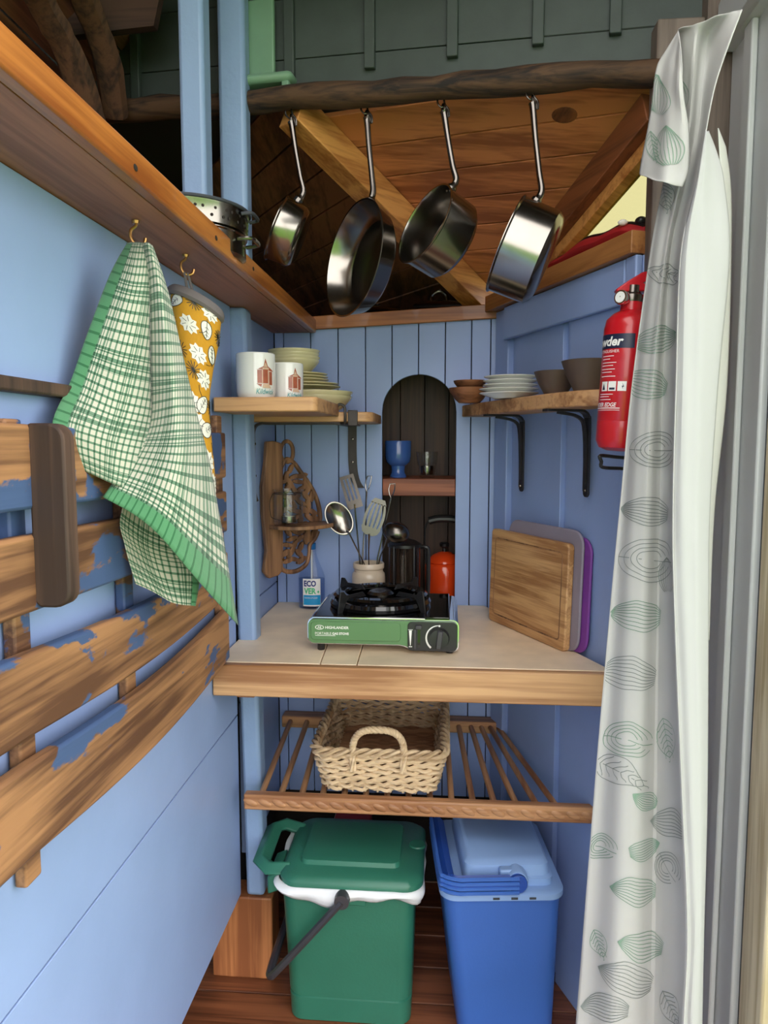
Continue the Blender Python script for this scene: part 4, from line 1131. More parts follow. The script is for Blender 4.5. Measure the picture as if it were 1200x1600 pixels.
# ================================================================== GAS STOVE
sy0 = atz(600, 1021, WT).y; sy1 = sy0 + .265
sxl, sxr = aty(480, 1000, sy0).x, aty(717, 1000, sy0).x
SW = sxr - sxl; ppx = SW/237.0                        # metres per photo pixel on the front face
szt = aty(600, 968, sy0).z; szb = max(WT+.008, aty(560, 1008, sy0).z); szc = max(WT+.004, aty(680, 1019, sy0).z)
stv = thing('gas_stove', 'green portable gas stove with a black enamel top on the stone worktop', 'stove', ((sxl+sxr)/2, (sy0+sy1)/2, WT))
def fx(px): return sxl + (px-480)*ppx
def fz(py): return szt - (py-968)/(1019-968)*(szt-szc)
def outline(g=0.0, right=717):                         # stove front outline with its deeper control end
    r = .014; x0, x1 = sxl+g, fx(right)-g; zt, zb, zc = szt-g, szb+g, szc+g
    xa, xb = fx(632)+g, fx(646)+g; o = []
    def arc(cx, cz, a0, a1, rr):
        return [(cx + rr*math.cos(math.radians(a0+(a1-a0)*k/5)), cz + rr*math.sin(math.radians(a0+(a1-a0)*k/5))) for k in range(6)]
    o += arc(x1-r, zt-r, 0, 90, r) + arc(x0+r, zt-r, 90, 180, r) + arc(x0+r, zb+r, 180, 270, r)
    o += [(xa-.012, zb), (xa, zb-.002), (xb, zc+.001)] + arc(x1-r, zc+r, 270, 360, r)
    return o
part(stv, 'housing', MB().prism([(x, sy0+.006, z) for x, z in outline()], (0, sy1-sy0-.006, 0)), M['chrome'], angle=25)
part(stv, 'front_panel', MB().prism([(x, sy0, z) for x, z in outline(.0022)], (0, .0058, 0)), M['green_stove'], bevel=.0015, angle=25)
part(stv, 'pressed_panel', MB().prism([(x, sy0-.0022, z) for x, z in rrect(fx(486), fx(627), fz(1003), fz(973), .009)], (0, .0022, 0)), M['green_stove'], bevel=.0015)
cp = part(stv, 'control_panel', MB().prism([(x, sy0-.004, z) for x, z in rrect(fx(638), fx(714), fz(1017), fz(970.5), .010)], (0, .004, 0)), M['black'], bevel=.001)
kc = V((fx(686.5), sy0-.004, fz(995)))
part(cp, 'knob', MB().lathe([(0,.016), (.0205,.015), (.0225,.004), (.0228,0)], kc, axis=(0,-1,0), n=32), M['black'])
part(cp, 'knob_grip', MB().obox(kc + V((.001,-.019,0)), (.0058,0,-.0006), (0,.006,0), (.002,0,.0195)), M['grip'], bevel=.002)
wp = MB(); n = 18
for i in range(n):
    a0, a1 = math.radians(84 + 148*i/n), math.radians(84 + 148*(i+1)/n)
    t0, t1 = .0012 + .0032*(i/n)**.7, .0012 + .0032*((i+1)/n)**.7; r = .0262
    wp.add([(kc.x+(r)*math.cos(a0), sy0-.0045, kc.z+(r)*math.sin(a0)), (kc.x+(r+t0)*math.cos(a0), sy0-.0045, kc.z+(r+t0)*math.sin(a0)), (kc.x+(r+t1)*math.cos(a1), sy0-.0045, kc.z+(r+t1)*math.sin(a1)), (kc.x+r*math.cos(a1), sy0-.0045, kc.z+r*math.sin(a1))], [(0,1,2,3)])
wp.lathe([(0,.0005), (.0022,.0005), (.0022,0)], (fx(687), sy0-.0042, fz(976)), axis=(0,-1,0), n=12)
F_ = lambda px, py: V((fx(px), sy0-.0045, fz(py)))
wp.add([F_(640,984), F_(644.5,984), F_(642.8,1008), F_(641.8,1008)], [(0,1,2,3)])
wp.add([F_(638.5,982.5), F_(646,982.5), F_(646,983.2), F_(638.5,983.2)], [(0,1,2,3)]); wp.add([F_(640,1009.5), F_(645,1009.5), F_(645,1010.8), F_(640,1010.8)], [(0,1,2,3)])
part(cp, 'dial_marks', wp, M['white_print'])
part(cp, 'slider_slot', MB().box(fx(653.5), fx(657.5), sy0-.0048, sy0-.0038, fz(1011), fz(979)), M['enamel'])
part(cp, 'slider_rail', MB().box(fx(647.5), fx(651.5), sy0-.0065, sy0-.0038, fz(1014), fz(982)), M['grip'], bevel=.001)
part(cp, 'slider_button', MB().box(fx(650), fx(660), sy0-.011, sy0-.004, fz(981.5), fz(975)), M['grip'], bevel=.0015)
tx = MB(); G_ = lambda x, z: V((x, sy0-.0026, z))
for body, px0, px1, py0, py1, kw in (('HIGHLANDER', 509, 546, 984.5, 980, dict(bold=.02)), ('PORTABLE', 493, 518.5, 994, 990, {}), ('GAS STOVE', 520, 546, 994, 990, dict(bold=.03))):
    vs, fs = fit_text(body, fx(px0), fx(px1), fz(py0), fz(py1), **kw); flat_print(tx, vs, fs, G_)
tx.add([G_(fx(493), fz(995.8)), G_(fx(525), fz(995.8)), G_(fx(525), fz(995.0)), G_(fx(493), fz(995.0))], [(0,1,2,3)])
oc = (fx(500), fz(982.2))
for i in range(28):                                    # oval emblem
    a0, a1 = 2*PI*i/28, 2*PI*(i+1)/28
    tx.add([G_(oc[0]+.0098*math.cos(a0), oc[1]+.0052*math.sin(a0)), G_(oc[0]+.0098*math.cos(a1), oc[1]+.0052*math.sin(a1)), G_(oc[0]+.0083*math.cos(a1), oc[1]+.0040*math.sin(a1)), G_(oc[0]+.0083*math.cos(a0), oc[1]+.0040*math.sin(a0))], [(0,1,2,3)])
for dx in (-.0032, .0008):
    tx.add([G_(oc[0]+dx-.0016, oc[1]-.0024), G_(oc[0]+dx+.0002, oc[1]-.0024), G_(oc[0]+dx+.0030, oc[1]+.0026), G_(oc[0]+dx+.0012, oc[1]+.0026)], [(0,1,2,3)])
tx.add([G_(oc[0]+.0008, oc[1]-.0026), G_(oc[0]+.0046, oc[1]-.0026), G_(oc[0]+.0050, oc[1]-.0014), G_(oc[0]+.0012, oc[1]-.0014)], [(0,1,2,3)])
part(stv, 'lettering', tx, M['white_print'])
tpx = fx(664)                                          # seam between burner tray and gas bay
part(stv, 'burner_tray', MB().box(sxl+.016, tpx-.001, sy0+.006, sy1-.002, szt+.0005, szt+.004), M['enamel'], bevel=.0012)
part(stv, 'gas_bay_lid', MB().box(tpx+.001, sxr-.020, sy0+.006, sy1-.002, szt+.0005, szt+.006), M['enamel'], bevel=.002)
part(stv, 'tray_edge', MB().box(sxl+.010, tpx+.001, sy0+.001, sy0+.005, szt-.0005, szt+.0035), M['chrome'], bevel=.001)
gr = MB()
for i in range(24):                                    # heat slots along the rounded right shoulder
    y = sy0 + .022 + i*.0098; gr.obox((sxr-.0075, y, szt-.0055), (.005,0,-.005), (0,.0026,0), (.0006,0,.0006))
part(stv, 'vent_slots', gr, M['gasket'])
for i in range(4):
    part(stv, 'side_ridge', MB().bar((sxl+.0055+i*.0026, sy0+.02, szt-.0065+i*.0030), (sxl+.0055+i*.0026, sy1-.02, szt-.0065+i*.0030), .0012, .0012), M['steel_dk'])
bc = V((fx(584) + .004, (sy0+sy1)/2 + .006, szt+.004))
part(stv, 'drip_pan', MB().shell([(.118,.002), (.120,.010), (.116,.018), (.105,.016), (.090,.004), (.060,.002), (.040,.006), (.0,.006)], bc, n=48), M['enamel'])
part(stv, 'ring', MB().shell([(.108,.020), (.112,.026), (.106,.031), (.084,.031), (.080,.026), (.086,.022), (.108,.020)], bc, n=48), M['enamel'])
bn = part(stv, 'burner', MB().lathe([(0,0), (.032,0), (.032,.020), (.026,.026), (.012,.027), (0,.024)], bc + V((0,0,.006)), n=32), M['steel_dk'])
for k in range(4):
    a = PI/4 + k*PI/2 + .12; d = V((math.cos(a), math.sin(a), 0)); s = V((-d.y, d.x, 0))
    prof = [(.050,.030), (.112,.030), (.128,.0), (.140,.0), (.136,.030), (.132,.050), (.122,.050), (.112,.040), (.060,.041)]
    part(stv, 'pan_support', MB().prism([bc + d*r + UP*(h - .003) - s*.0022 for r, h in prof], s*.0044), M['black'], bevel=.0008)
for x in (sxl+.022, sxr-.026):
    for y in (sy0+.02, sy1-.02):
        zz_ = szb if x < 0 - .1 else szc
        part(stv, 'foot', MB().lathe([(0,0), (.0075,0), (.0085,.002), (.0085,zz_+.006-WT)], (x+.006, y, WT+.0002), n=14), M['black'])

# ================================================================== WASHING-UP LIQUID
by = 2.005; bx = aty(487, 900, by).x; bw2 = aty(508, 930, by).x - bx
bot = thing('soap_bottle', 'clear washing-up liquid bottle with a blue cap and white label', 'bottle', (bx, by, WT))
bzh = aty(487, 848, by).z - WT; sh_ = aty(487, 900, by).z - WT
prof = [(0,.0), (.9,.001), (1.0,.006), (1.0,sh_-.006), (.97,sh_), (.86,sh_+.014), (.62,sh_+.035), (.42,sh_+.055), (.36,bzh-.030), (.34,bzh-.018)]
part(bot, 'bottle', MB().shell([(a*bw2, h) for a, h in prof], (bx, by, WT+.0005), n=36, sy=.62), M['bottle'])
part(bot, 'liquid', MB().lathe([(0,.002), (bw2*.93,.003), (bw2*.95,.008), (bw2*.95,sh_-.006), (0,sh_-.006)], (bx, by, WT+.0005), n=36, sy=.60), M['soap'])
part(bot, 'cap', MB().lathe([(0,-.018), (.0115,-.018), (.0125,-.016), (.0125,-.002), (.011,0), (0,0)], (bx, by, WT+bzh), n=28), M['cap_blue'])
tube_ = MB().tube([(bx, by, WT+.02), (bx, by, WT+bzh-.018)], .0022, 8); part(bot, 'dip_tube', tube_, M['white_print'])
def bfn(off):
    def f(s, t): 
        a = -PI/2 + .0 + s/bw2*1.0; return V((bx + math.cos(a)*(bw2+off), by + math.sin(a)*(bw2*.62+off), WT + t))
    return f
b1_, b2_ = bfn(.0006), bfn(.0010)
lb = MB(); cell_print(lb, [(-.022,.010), (.030,.010), (.030,sh_-.004), (-.022,sh_-.004)], b1_, .004); part(bot, 'label', lb, M['white_print'])
H = sh_ - .014
lt = MB(); vs, fs = fit_text('ECO', -.018, .016, .010+H*.72, .010+H*.94, bold=.04); flat_print(lt, vs, fs, b2_); part(bot, 'lettering', lt, M['navy'])
lt = MB(); vs, fs = fit_text('VER', -.018, .016, .010+H*.45, .010+H*.67, bold=.04); flat_print(lt, vs, fs, b2_)
cell_print(lt, [(.0190,.010+H*.53), (.0225,.010+H*.47), (.0260,.010+H*.53), (.0225,.010+H*.58)], b2_, .002)
part(bot, 'lettering', lt, M['green_print'])
lt = MB(); cell_print(lt, [(-.020,.014), (.029,.014), (.029,.010+H*.41), (-.020,.010+H*.41)], b2_, .004); part(bot, 'blue_panel', lt, M['label_blue'])
b3_ = bfn(.0013); lt = MB(); vs, fs = fit_text('WASHING-UP LIQUID', -.017, .020, .010+H*.27, .010+H*.34); flat_print(lt, vs, fs, b3_); part(bot, 'small_print', lt, M['white_print'])

# ================================================================== CROCK AND UTENSILS
ky = 1.985; kx = aty(576, 900, ky).x; kr = aty(602, 900, ky).x - kx; kh = aty(576, 879, ky).z - WT
crk = single('utensil_crock', MB().shell([(0,.001), (kr*.9,.0), (kr,.008), (kr,kh-.040), (kr*.97,kh-.030), (kr*.86,kh-.024), (kr*.86,kh-.018), (kr*.93,kh-.014), (kr*.94,kh-.003), (kr*.90,kh), (kr*.82,kh-.002), (kr*.82,.012), (0,.010)], (kx, ky, WT+.0005), n=40), M['stone'], 'beige stoneware crock holding kitchen utensils', 'crock')
def U(px, py, y=None): return aty(px, py, ky if y is None else y)
def foot(px, dy=0): p = aty(px, 900, ky+dy); return V((p.x, p.y, WT + .016))
def flatpoly(mb, c, ax_, up_, pts, th):
    n = ax_.cross(up_).normalized(); return mb.prism([c + ax_*a + up_*b - n*th/2 for a, b in pts], n*th)
# serving spoon
sp = thing('serving_spoon', 'polished steel serving spoon with an oval bowl in the crock', 'spoon', foot(586, .012))
c = U(530, 810, 1.95); h0 = U(547, 836, 1.953)
part(sp, 'handle', MB().tube([foot(584, .012), U(571, 885, 1.975), h0, c.lerp(h0, .7)], [.0025,.003,.0042,.006], 8, flat=.5), M['steel'])
uu = (c - h0).normalized(); nn = V((.25,-.95,.12)); nn = (nn - uu*nn.dot(uu)).normalized(); ww = uu.cross(nn)
bowl = MB(); P = []
for i in range(9):
    r = i/8; row = []
    for k in range(29):
        a = 2*PI*k/28; row.append(c + uu*(.050*r*math.cos(a)) + ww*(.034*r*math.sin(a)) - nn*(.014*(1-r*r)))
    P.append(row)
bowl.grid(P); part(sp, 'bowl', bowl, M['steel'], solid=.0016)
# square slotted turner
tr = thing('slotted_turner', 'dark steel turner with long slots standing in the crock', 'turner', foot(568, .02))
t0, t1 = U(556, 794, 1.99), U(541, 743, 2.0); uu = (t1-t0).normalized(); ww = V((1,0,.1)); ww = (ww - uu*ww.dot(uu)).normalized()
L0 = (t1-t0).length; bl = MB(); w0, w1 = .021, .020
xs_ = [-1, -.62, -.38, -.12, .12, .38, .62, 1]
for i in range(0, 7, 2): flatpoly(bl, t0, ww, uu, [(xs_[i]*w0, L0*.25), (xs_[i+1]*w0, L0*.25), (xs_[i+1]*w1, L0*.9), (xs_[i]*w1, L0*.9)], .0014)
flatpoly(bl, t0, ww, uu, [(-w0, 0), (w0, 0), (w0, L0*.25), (-w0, L0*.25)], .0014); flatpoly(bl, t0, ww, uu, [(-w1, L0*.9), (w1, L0*.9), (w1, L0), (-w1, L0)], .0014)
part(tr, 'blade', bl, M['steel_dk']); part(tr, 'handle', MB().tube([foot(568, .02), t0 + uu*.012 - V((0,.002,0))], .0022, 8), M['steel'])
for k in (.003, .009): part(tr, 'rivet', MB().ell(t0 + uu*k - V((0,.0032,0)), .0018, .0012, .0018, 8, 6), M['brass'])
# oval slotted spatula
ss = thing('slotted_spatula', 'steel spatula with a rounded slotted blade in the crock', 'spatula', foot(578, -.01))
t0, t1 = U(576, 836, 1.95), U(594, 780, 1.95); uu = (t1-t0).normalized(); ww = V((1,0,.3)); ww = (ww - uu*ww.dot(uu)).normalized(); L0 = (t1-t0).length
bl = MB()
def half(t): return .030*math.sin(PI*min(1, .12 + .80*t))**.55 if t < .9 else .030*math.sin(PI*min(1, .12+.8*t))**.55
nst = 5
for i in range(nst):
    a, b = -1 + 2*i/nst + .08, -1 + 2*(i+1)/nst - .08
    pts = [(a*half(.22 + .66*k/8), L0*(.22 + .66*k/8)) for k in range(9)] + [(b*half(.22 + .66*k/8), L0*(.22 + .66*k/8)) for k in range(8, -1, -1)]
    flatpoly(bl, t0, ww, uu, pts, .0014)
flatpoly(bl, t0, ww, uu, [(-half(.0)*.6, 0), (half(.0)*.6, 0)] + [(half(.06*k), L0*.055*k) for k in range(1, 5)] + [(-half(.06*k), L0*.055*k) for k in range(4, 0, -1)], .0014)
flatpoly(bl, t0, ww, uu, [(half(.86+.035*k), L0*(.86+.035*k)) for k in range(5)] + [(-half(.86+.035*k), L0*(.86+.035*k)) for k in range(4, -1, -1)], .0014)
part(ss, 'blade', bl, M['steel_dk']); part(ss, 'handle', MB().tube([foot(577, -.01), U(576, 860, 1.955), t0 + uu*.004], [.003,.003,.005], 8, flat=.6), M['steel'])
# wire loop handles
def wire_tool(name, label, base, p0, p1, ptop, w):
    t = thing(name, label, 'utensil', base)
    d = (ptop - p1); sd = V((w,0,0))
    part(t, 'wire_shaft', MB().tube([base, p0, p1], .0021, 8), M['steel'])
    part(t, 'wire_loop', MB().tube([p1, p1 + d*.25 - sd*.6, p1 + d*.6 - sd, ptop - sd*.7, ptop + sd*.9, p1 + d*.6 + sd*.9, p1 + d*.22 + sd*.5], .0017, 8, closed=True), M['steel'])
wire_tool('wire_utensil', 'wire-handled utensil with a loop end leaning on the blue planks', foot(566, .025), U(566, 878, 2.0), U(573, 768, 2.03), U(577, 744, 2.035), .0075)
wire_tool('wire_utensil', 'wire-handled utensil with a loop end in front of the alcove shelf', foot(585, .0), U(590, 872, 1.985), U(611, 778, 2.0), U(613, 756, 2.005), .0085)
# ladle
la = thing('ladle', 'steel soup ladle hanging over the rim of the crock', 'ladle', foot(590, .0))
c = U(619, 832, 1.93)
part(la, 'handle', MB().tube(cat([foot(588, .0), U(592, 880, 1.965), U(600, 856, 1.95), U(606, 838, 1.935)], 4), .0042, 8, flat=.5), M['steel'])
part(la, 'bowl', MB().ell(c, .036, .030, .028, 24, 12, Matrix.Rotation(.25, 3, 'Y')), M['steel_dk'])
# two short dark stubs in the crock
for px, py in ((566, 868), (590, 874)): pass

# ================================================================== FRENCH PRESS, KETTLE, ALCOVE GLASSES
fy = 2.0; fxx = aty(632, 900, fy).x; fr_ = .043; fh = aty(632, 846, fy).z - WT
fp_ = thing('french_press', 'black framed glass coffee press behind the gas stove', 'coffee press', (fxx, fy, WT))
part(fp_, 'beaker', MB().shell([(0,.012), (fr_*.9,.010), (fr_,.018), (fr_,fh-.012), (fr_+.001,fh-.010)], (fxx, fy, WT), n=36), M['smoke'])
part(fp_, 'base', MB().shell([(0,.001), (fr_+.003,.0005), (fr_+.004,.004), (fr_+.004,.018), (fr_+.002,.020)], (fxx, fy, WT), n=36), M['black'])
part(fp_, 'lid', MB().lathe([(0,fh+.010), (.014,fh+.008), (fr_*.7,fh+.003), (fr_+.003,fh-.006), (fr_+.003,fh-.014), (0,fh-.014)], (fxx, fy, WT), n=36), M['black'])
part(fp_, 'plunger_knob', MB().ell((fxx, fy, WT+fh+.013), .009, .009, .007, 14, 8), M['black'])
part(fp_, 'plunger_rod', MB().tube([(fxx, fy, WT+.03), (fxx, fy, WT+fh-.014)], .0025, 8), M['steel'])
part(fp_, 'plunger_disc', MB().lathe([(0,.026), (fr_*.95,.026), (fr_*.95,.032), (0,.032)], (fxx, fy, WT), n=30), M['steel_dk'])
for a in (-2.2, -.9, .9, 2.2):
    d = V((math.cos(a), math.sin(a), 0))*(fr_+.002); part(fp_, 'frame_bar', MB().tube([V((fxx, fy, WT+.016)) + d, V((fxx, fy, WT+fh-.010)) + d], .0028, 6), M['black'])
hx0 = fxx + fr_ + .002
part(fp_, 'handle', MB().tube(cat([(hx0, fy-.006, WT+fh-.014), (hx0+.014, fy-.010, WT+fh-.014), (hx0+.020, fy-.010, WT+fh-.03), (hx0+.020, fy-.010, WT+.06), (hx0+.014, fy-.010, WT+.04), (hx0, fy-.006, WT+.04)], 4), .0065, 8, flat=.9), M['black'])
pr = MB(); vs, fs = fit_text('bodum', .012, .026, .078, .084); 
def pf(s, t): a = -PI/2 + s/fr_; return V((fxx + math.cos(a)*(fr_+.0006), fy + math.sin(a)*(fr_+.0006), WT + t))
flat_print(pr, vs, fs, pf); pr.add([pf(.012,.074), pf(.026,.074), pf(.026,.0752), pf(.012,.0752)], [(0,1,2,3)])
part(fp_, 'lettering', pr, M['white_print'])

ty = 2.18; txx = aty(694, 900, ty).x; trr = .058; tz = WT + .0005
kt = thing('kettle', 'orange enamel kettle with a black handle inside the arched alcove', 'kettle', (txx, ty, WT))
kb = aty(694, 879, ty).z - WT
part(kt, 'body', MB().lathe([(0,0), (trr*.92,0), (trr,.008), (trr,kb-.014), (trr*.96,kb-.005), (trr*.86,kb), (0,kb)], (txx, ty, tz), n=40), M['orange_enamel'])
part(kt, 'lid', MB().lathe([(trr*.84,0), (trr*.88,.003), (trr*.84,.010), (trr*.6,.024), (trr*.3,.032), (0,.034)], (txx, ty, tz+kb), n=40), M['orange_enamel'])
part(kt, 'knob', MB().lathe([(.006,.0), (.006,.010), (.014,.016), (.015,.024), (.010,.028), (0,.028)], (txx, ty, tz+kb+.033), n=20), M['black'])
hz = aty(690, 812, ty).z
part(kt, 'bail', MB().tube(cat([(txx-trr*.95, ty, tz+kb-.006), (txx-trr*1.0, ty, hz-.03), (txx-trr*.75, ty, hz)], 4), .0028, 8).tube(cat([(txx+trr*.95, ty, tz+kb-.006), (txx+trr*1.0, ty, hz-.03), (txx+trr*.75, ty, hz)], 4), .0028, 8), M['black'])
part(kt, 'grip', MB().tube(cat([(txx-trr*.8, ty, hz-.004), (txx-trr*.4, ty, hz+.002), (txx, ty, hz+.003), (txx+trr*.4, ty, hz+.002), (txx+trr*.8, ty, hz-.004)], 3), .0115, 10), M['black'])

gy_ = 2.15; q = aty(622, 740, gy_); gr_ = .039; gh = aty(622, 689, gy_).z - ash
single('goblet', MB().shell([(0,.002), (gr_*.62,.0), (gr_*.64,.005), (gr_*.52,.012), (gr_*.48,.022), (gr_*.54,.034), (gr_*.66,.036), (gr_*.90,.046), (gr_*.97,.062), (gr_,gh-.002), (gr_*.97,gh), (gr_*.90,gh-.004), (gr_*.86,.07), (gr_*.6,.05), (0,.046)], (q.x, gy_, ash+.0005), n=36), M['blue_glaze'], 'blue glazed pottery goblet on the alcove shelf', 'goblet')
q = aty(667, 740, 2.14); gh = aty(667, 706, 2.14).z - ash; r = .032
gt_ = thing('tumbler', 'clear ridged glass tumbler beside the blue goblet', 'glass', (q.x, 2.14, ash))
part(gt_, 'outer_wall', MB().shell([(0,.001), (r*.66,.0), (r*.70,.004), (r*.84,gh*.45), (r*.90,gh*.5), (r,gh-.001), (r*.985,gh), (r*.95,gh-.001), (r*.84,gh*.52), (r*.78,gh*.45), (r*.62,.010), (0,.009)], (q.x, 2.14, ash+.0005), n=20), M['glass'])
part(gt_, 'glint_cup', MB().shell([(0,.010), (.017,.010), (.018,.012), (.018,.034), (.0165,.034), (.0165,.014), (0,.014)], (q.x, 2.14, ash+.0008), n=24), M['steel'])  # steel cup added to stand in for the silvery reflection in the glass

# ================================================================== CARVED SCONCE SHELF
c0_, c1_ = V((-.476, 1.895, 0)), V((-.345, 2.026, 0)); cdv = (c1_-c0_).normalized(); cn = V((cdv.y, -cdv.x, 0))
def SC(px, py, off=0): return atpl(px, py, c0_ + cn*off, cn)
sc = thing('carved_sconce', 'pierced carved wooden bracket shelf in the corner of the blue walls', 'sconce', SC(450, 895))
lp = [(412,690), (424,689), (437,693), (438,770), (438,890), (431,898), (416,903), (408,893), (412,860), (406,800), (405,760), (410,725)]
part(sc, 'side_board', MB().prism([SC(*p) for p in lp], cn*.016), M['carved'], bevel=.003)
cv = [V(SC(*p, .008)) for p in ((437,735), (446,718), (458,722), (470,738), (482,755), (492,773), (498,792), (500,810), (496,820))]
part(sc, 'carved_edge', MB().tube(cat(cv, 4), .0075, 8, flat=.8), M['carved'])
part(sc, 'carved_edge', MB().tube(cat([SC(*p, .008) for p in ((497,830), (492,842), (484,852), (483,866), (478,882), (464,892), (448,893), (438,888))], 4), .007, 8, flat=.8), M['carved'])
part(sc, 'top_loop', MB().tube(cat([SC(*p, .008) for p in ((438,705), (443,692), (451,690), (457,699), (457,714), (450,722), (441,717))], 4, closed=True), .0055, 8, closed=True), M['carved'])
region = [(440,738), (448,724), (460,730), (472,746), (484,764), (492,785), (494,812), (490,830), (478,852), (474,874), (462,884), (442,882)]
def inside(x, y, pl):
    r = False
    for i in range(len(pl)):
        (x0, y0), (x1, y1) = pl[i-1], pl[i]
        if (y0 > y) != (y1 > y) and x < (x1-x0)*(y-y0)/(y1-y0) + x0: r = not r
    return r
rg = random.Random(3)
for gy2 in range(732, 884, 11):
    for gx2 in range(442, 496, 11):
        x = gx2 + rg.uniform(-2, 2) + (5 if (gy2//11) % 2 else 0); y = gy2 + rg.uniform(-2, 2)
        if not inside(x, y, region): continue
        a = rg.uniform(0, PI); l = rg.uniform(8.5, 10.5); w = rg.uniform(3.4, 4.4); pts = []
        for k in range(8):
            t = 2*PI*k/8; u, v = l*math.cos(t), w*math.sin(t)
            pts.append(SC(x + u*math.cos(a) - v*math.sin(a), y + u*math.sin(a) + v*math.cos(a), .002 + rg.uniform(0, .003)))
        part(sc, 'carved_leaf', MB().prism(pts, cn*.009), M['carved'], bevel=.0012)
zs_ = SC(450, 819, .03).z
pa_, pb_ = SC(415, 819, .0), SC(500, 819, .0); cm = (pa_+pb_)/2; hw_ = (pb_-pa_).length/2
pts = [cm - cdv*hw_ + cn*.017] + [cm + cdv*(hw_*math.cos(a)) + cn*(.017 + .095*math.sin(a)**.6) for a in [PI - PI*k/14 for k in range(1, 14)]] + [cm + cdv*hw_ + cn*.017]
part(sc, 'candle_shelf', MB().prism([(p.x, p.y, zs_-.010) for p in pts], (0,0,.010)), M['carved'], bevel=.002)
part(sc, 'screw', MB().lathe([(0,.002), (.003,.002), (.004,0)], SC(443, 874, .016), axis=cn, n=10), M['brass'])
jc = atz(450, 816, zs_) if False else None
jy = 1.885; jx = aty(450, 810, jy).x; jr = .040; jh = aty(450, 765, jy).z - zs_
jr_t = thing('candle_jar', 'clear glass candle jar on the carved corner shelf', 'jar', (jx, jy, zs_))
part(jr_t, 'jar', MB().shell([(0,.002), (jr*.9,.001), (jr,.008), (jr,jh-.018), (jr*.93,jh-.012), (jr*.93,jh-.008), (jr*.99,jh-.005), (jr*.99,jh), (jr*.93,jh), (jr*.90,jh-.012), (jr*.95,jh-.02), (jr*.95,.01), (0,.007)], (jx, jy, zs_+.0005), n=36), M['glass'])
part(jr_t, 'wire_band', MB().tube([(jx + jr*.95*math.cos(2*PI*k/24), jy + jr*.95*math.sin(2*PI*k/24), zs_+jh-.010) for k in range(24)], .001, 6, closed=True), M['iron_brown'])
part(jr_t, 'bail', MB().tube(cat([(jx-jr*.96, jy-.002, zs_+jh-.010), (jx-jr*1.12, jy-.01, zs_+jh-.03), (jx-jr*1.08, jy-.014, zs_+jh-.06), (jx-jr*.85, jy-.028, zs_+jh-.072), (jx, jy-.042, zs_+jh-.078)], 4), .0009, 6), M['iron_brown'])
tl = thing('tealight', 'white tealight in a metal cup inside the candle jar', 'candle', (jx+.002, jy, zs_+.0085))
part(tl, 'metal_cup', MB().shell([(0,.0), (.0185,.0), (.019,.001), (.019,.016), (.0183,.016), (.0180,.002), (0,.002)], (jx+.002, jy, zs_+.0085), n=28), M['steel'])
part(tl, 'wax', MB().lathe([(0,.0025), (.0178,.0025), (.0178,.0145), (.012,.0135), (0,.0135)], (jx+.002, jy, zs_+.0085), n=28), M['wax'])

# ================================================================== CHOPPING BOARDS
bl0, br0 = atz(763, 968, WT), atz(881, 1020, WT)
bd = (br0-bl0).normalized(); blen = (br0-bl0).length; bn_ = V((-bd.y, bd.x, 0)) 
if bn_.x < 0: bn_ = -bn_                               # towards the wall
def leaning_board(name, label, off, l0, l1, h, th, lean, mat, r, groove=False):
    upv = (UP*math.cos(lean) + bn_*math.sin(lean)); nrm = (bn_*math.cos(lean) - UP*math.sin(lean))
    base = bl0 + bn_*off + UP*(.0006 + th*math.sin(lean)); base.z = WT + .0006 + th*math.sin(lean)
    pts = [base + bd*a + upv*b for a, b in rrect(l0, l1, 0, h, r, 5)]
    t = thing(name, label, 'chopping board', base + bd*(l0+l1)/2)
    bo = part(t, 'board', MB().prism(pts, nrm*th), mat, bevel=.003)
    if groove:
        g = MB(); q = rrect(l0+.022, l1-.022, .022, h-.022, .008, 3)
        g.tube([base + bd*a + upv*b + nrm*.0005 for a, b in q], .0022, 6, closed=True, flat=.6)
        part(bo, 'juice_groove', g, M['carved'])
    return t
hb_ = (aty(888, 846, 1.66).z - WT)
leaning_board('bamboo_board', 'thick bamboo chopping board leaning in front of two plastic boards', 0, 0, blen, .240, .016, .03, M['bamboo'], .012, True)
leaning_board('plastic_board', 'grey-rimmed plastic chopping board behind the bamboo board', .0168, .055, blen+.026, .270, .007, .03, M['grey_pl'], .035)
leaning_board('plastic_board', 'purple plastic chopping board against the blue wall', .0244, .075, blen+.046, .256, .007, .03, M['purple'], .035)

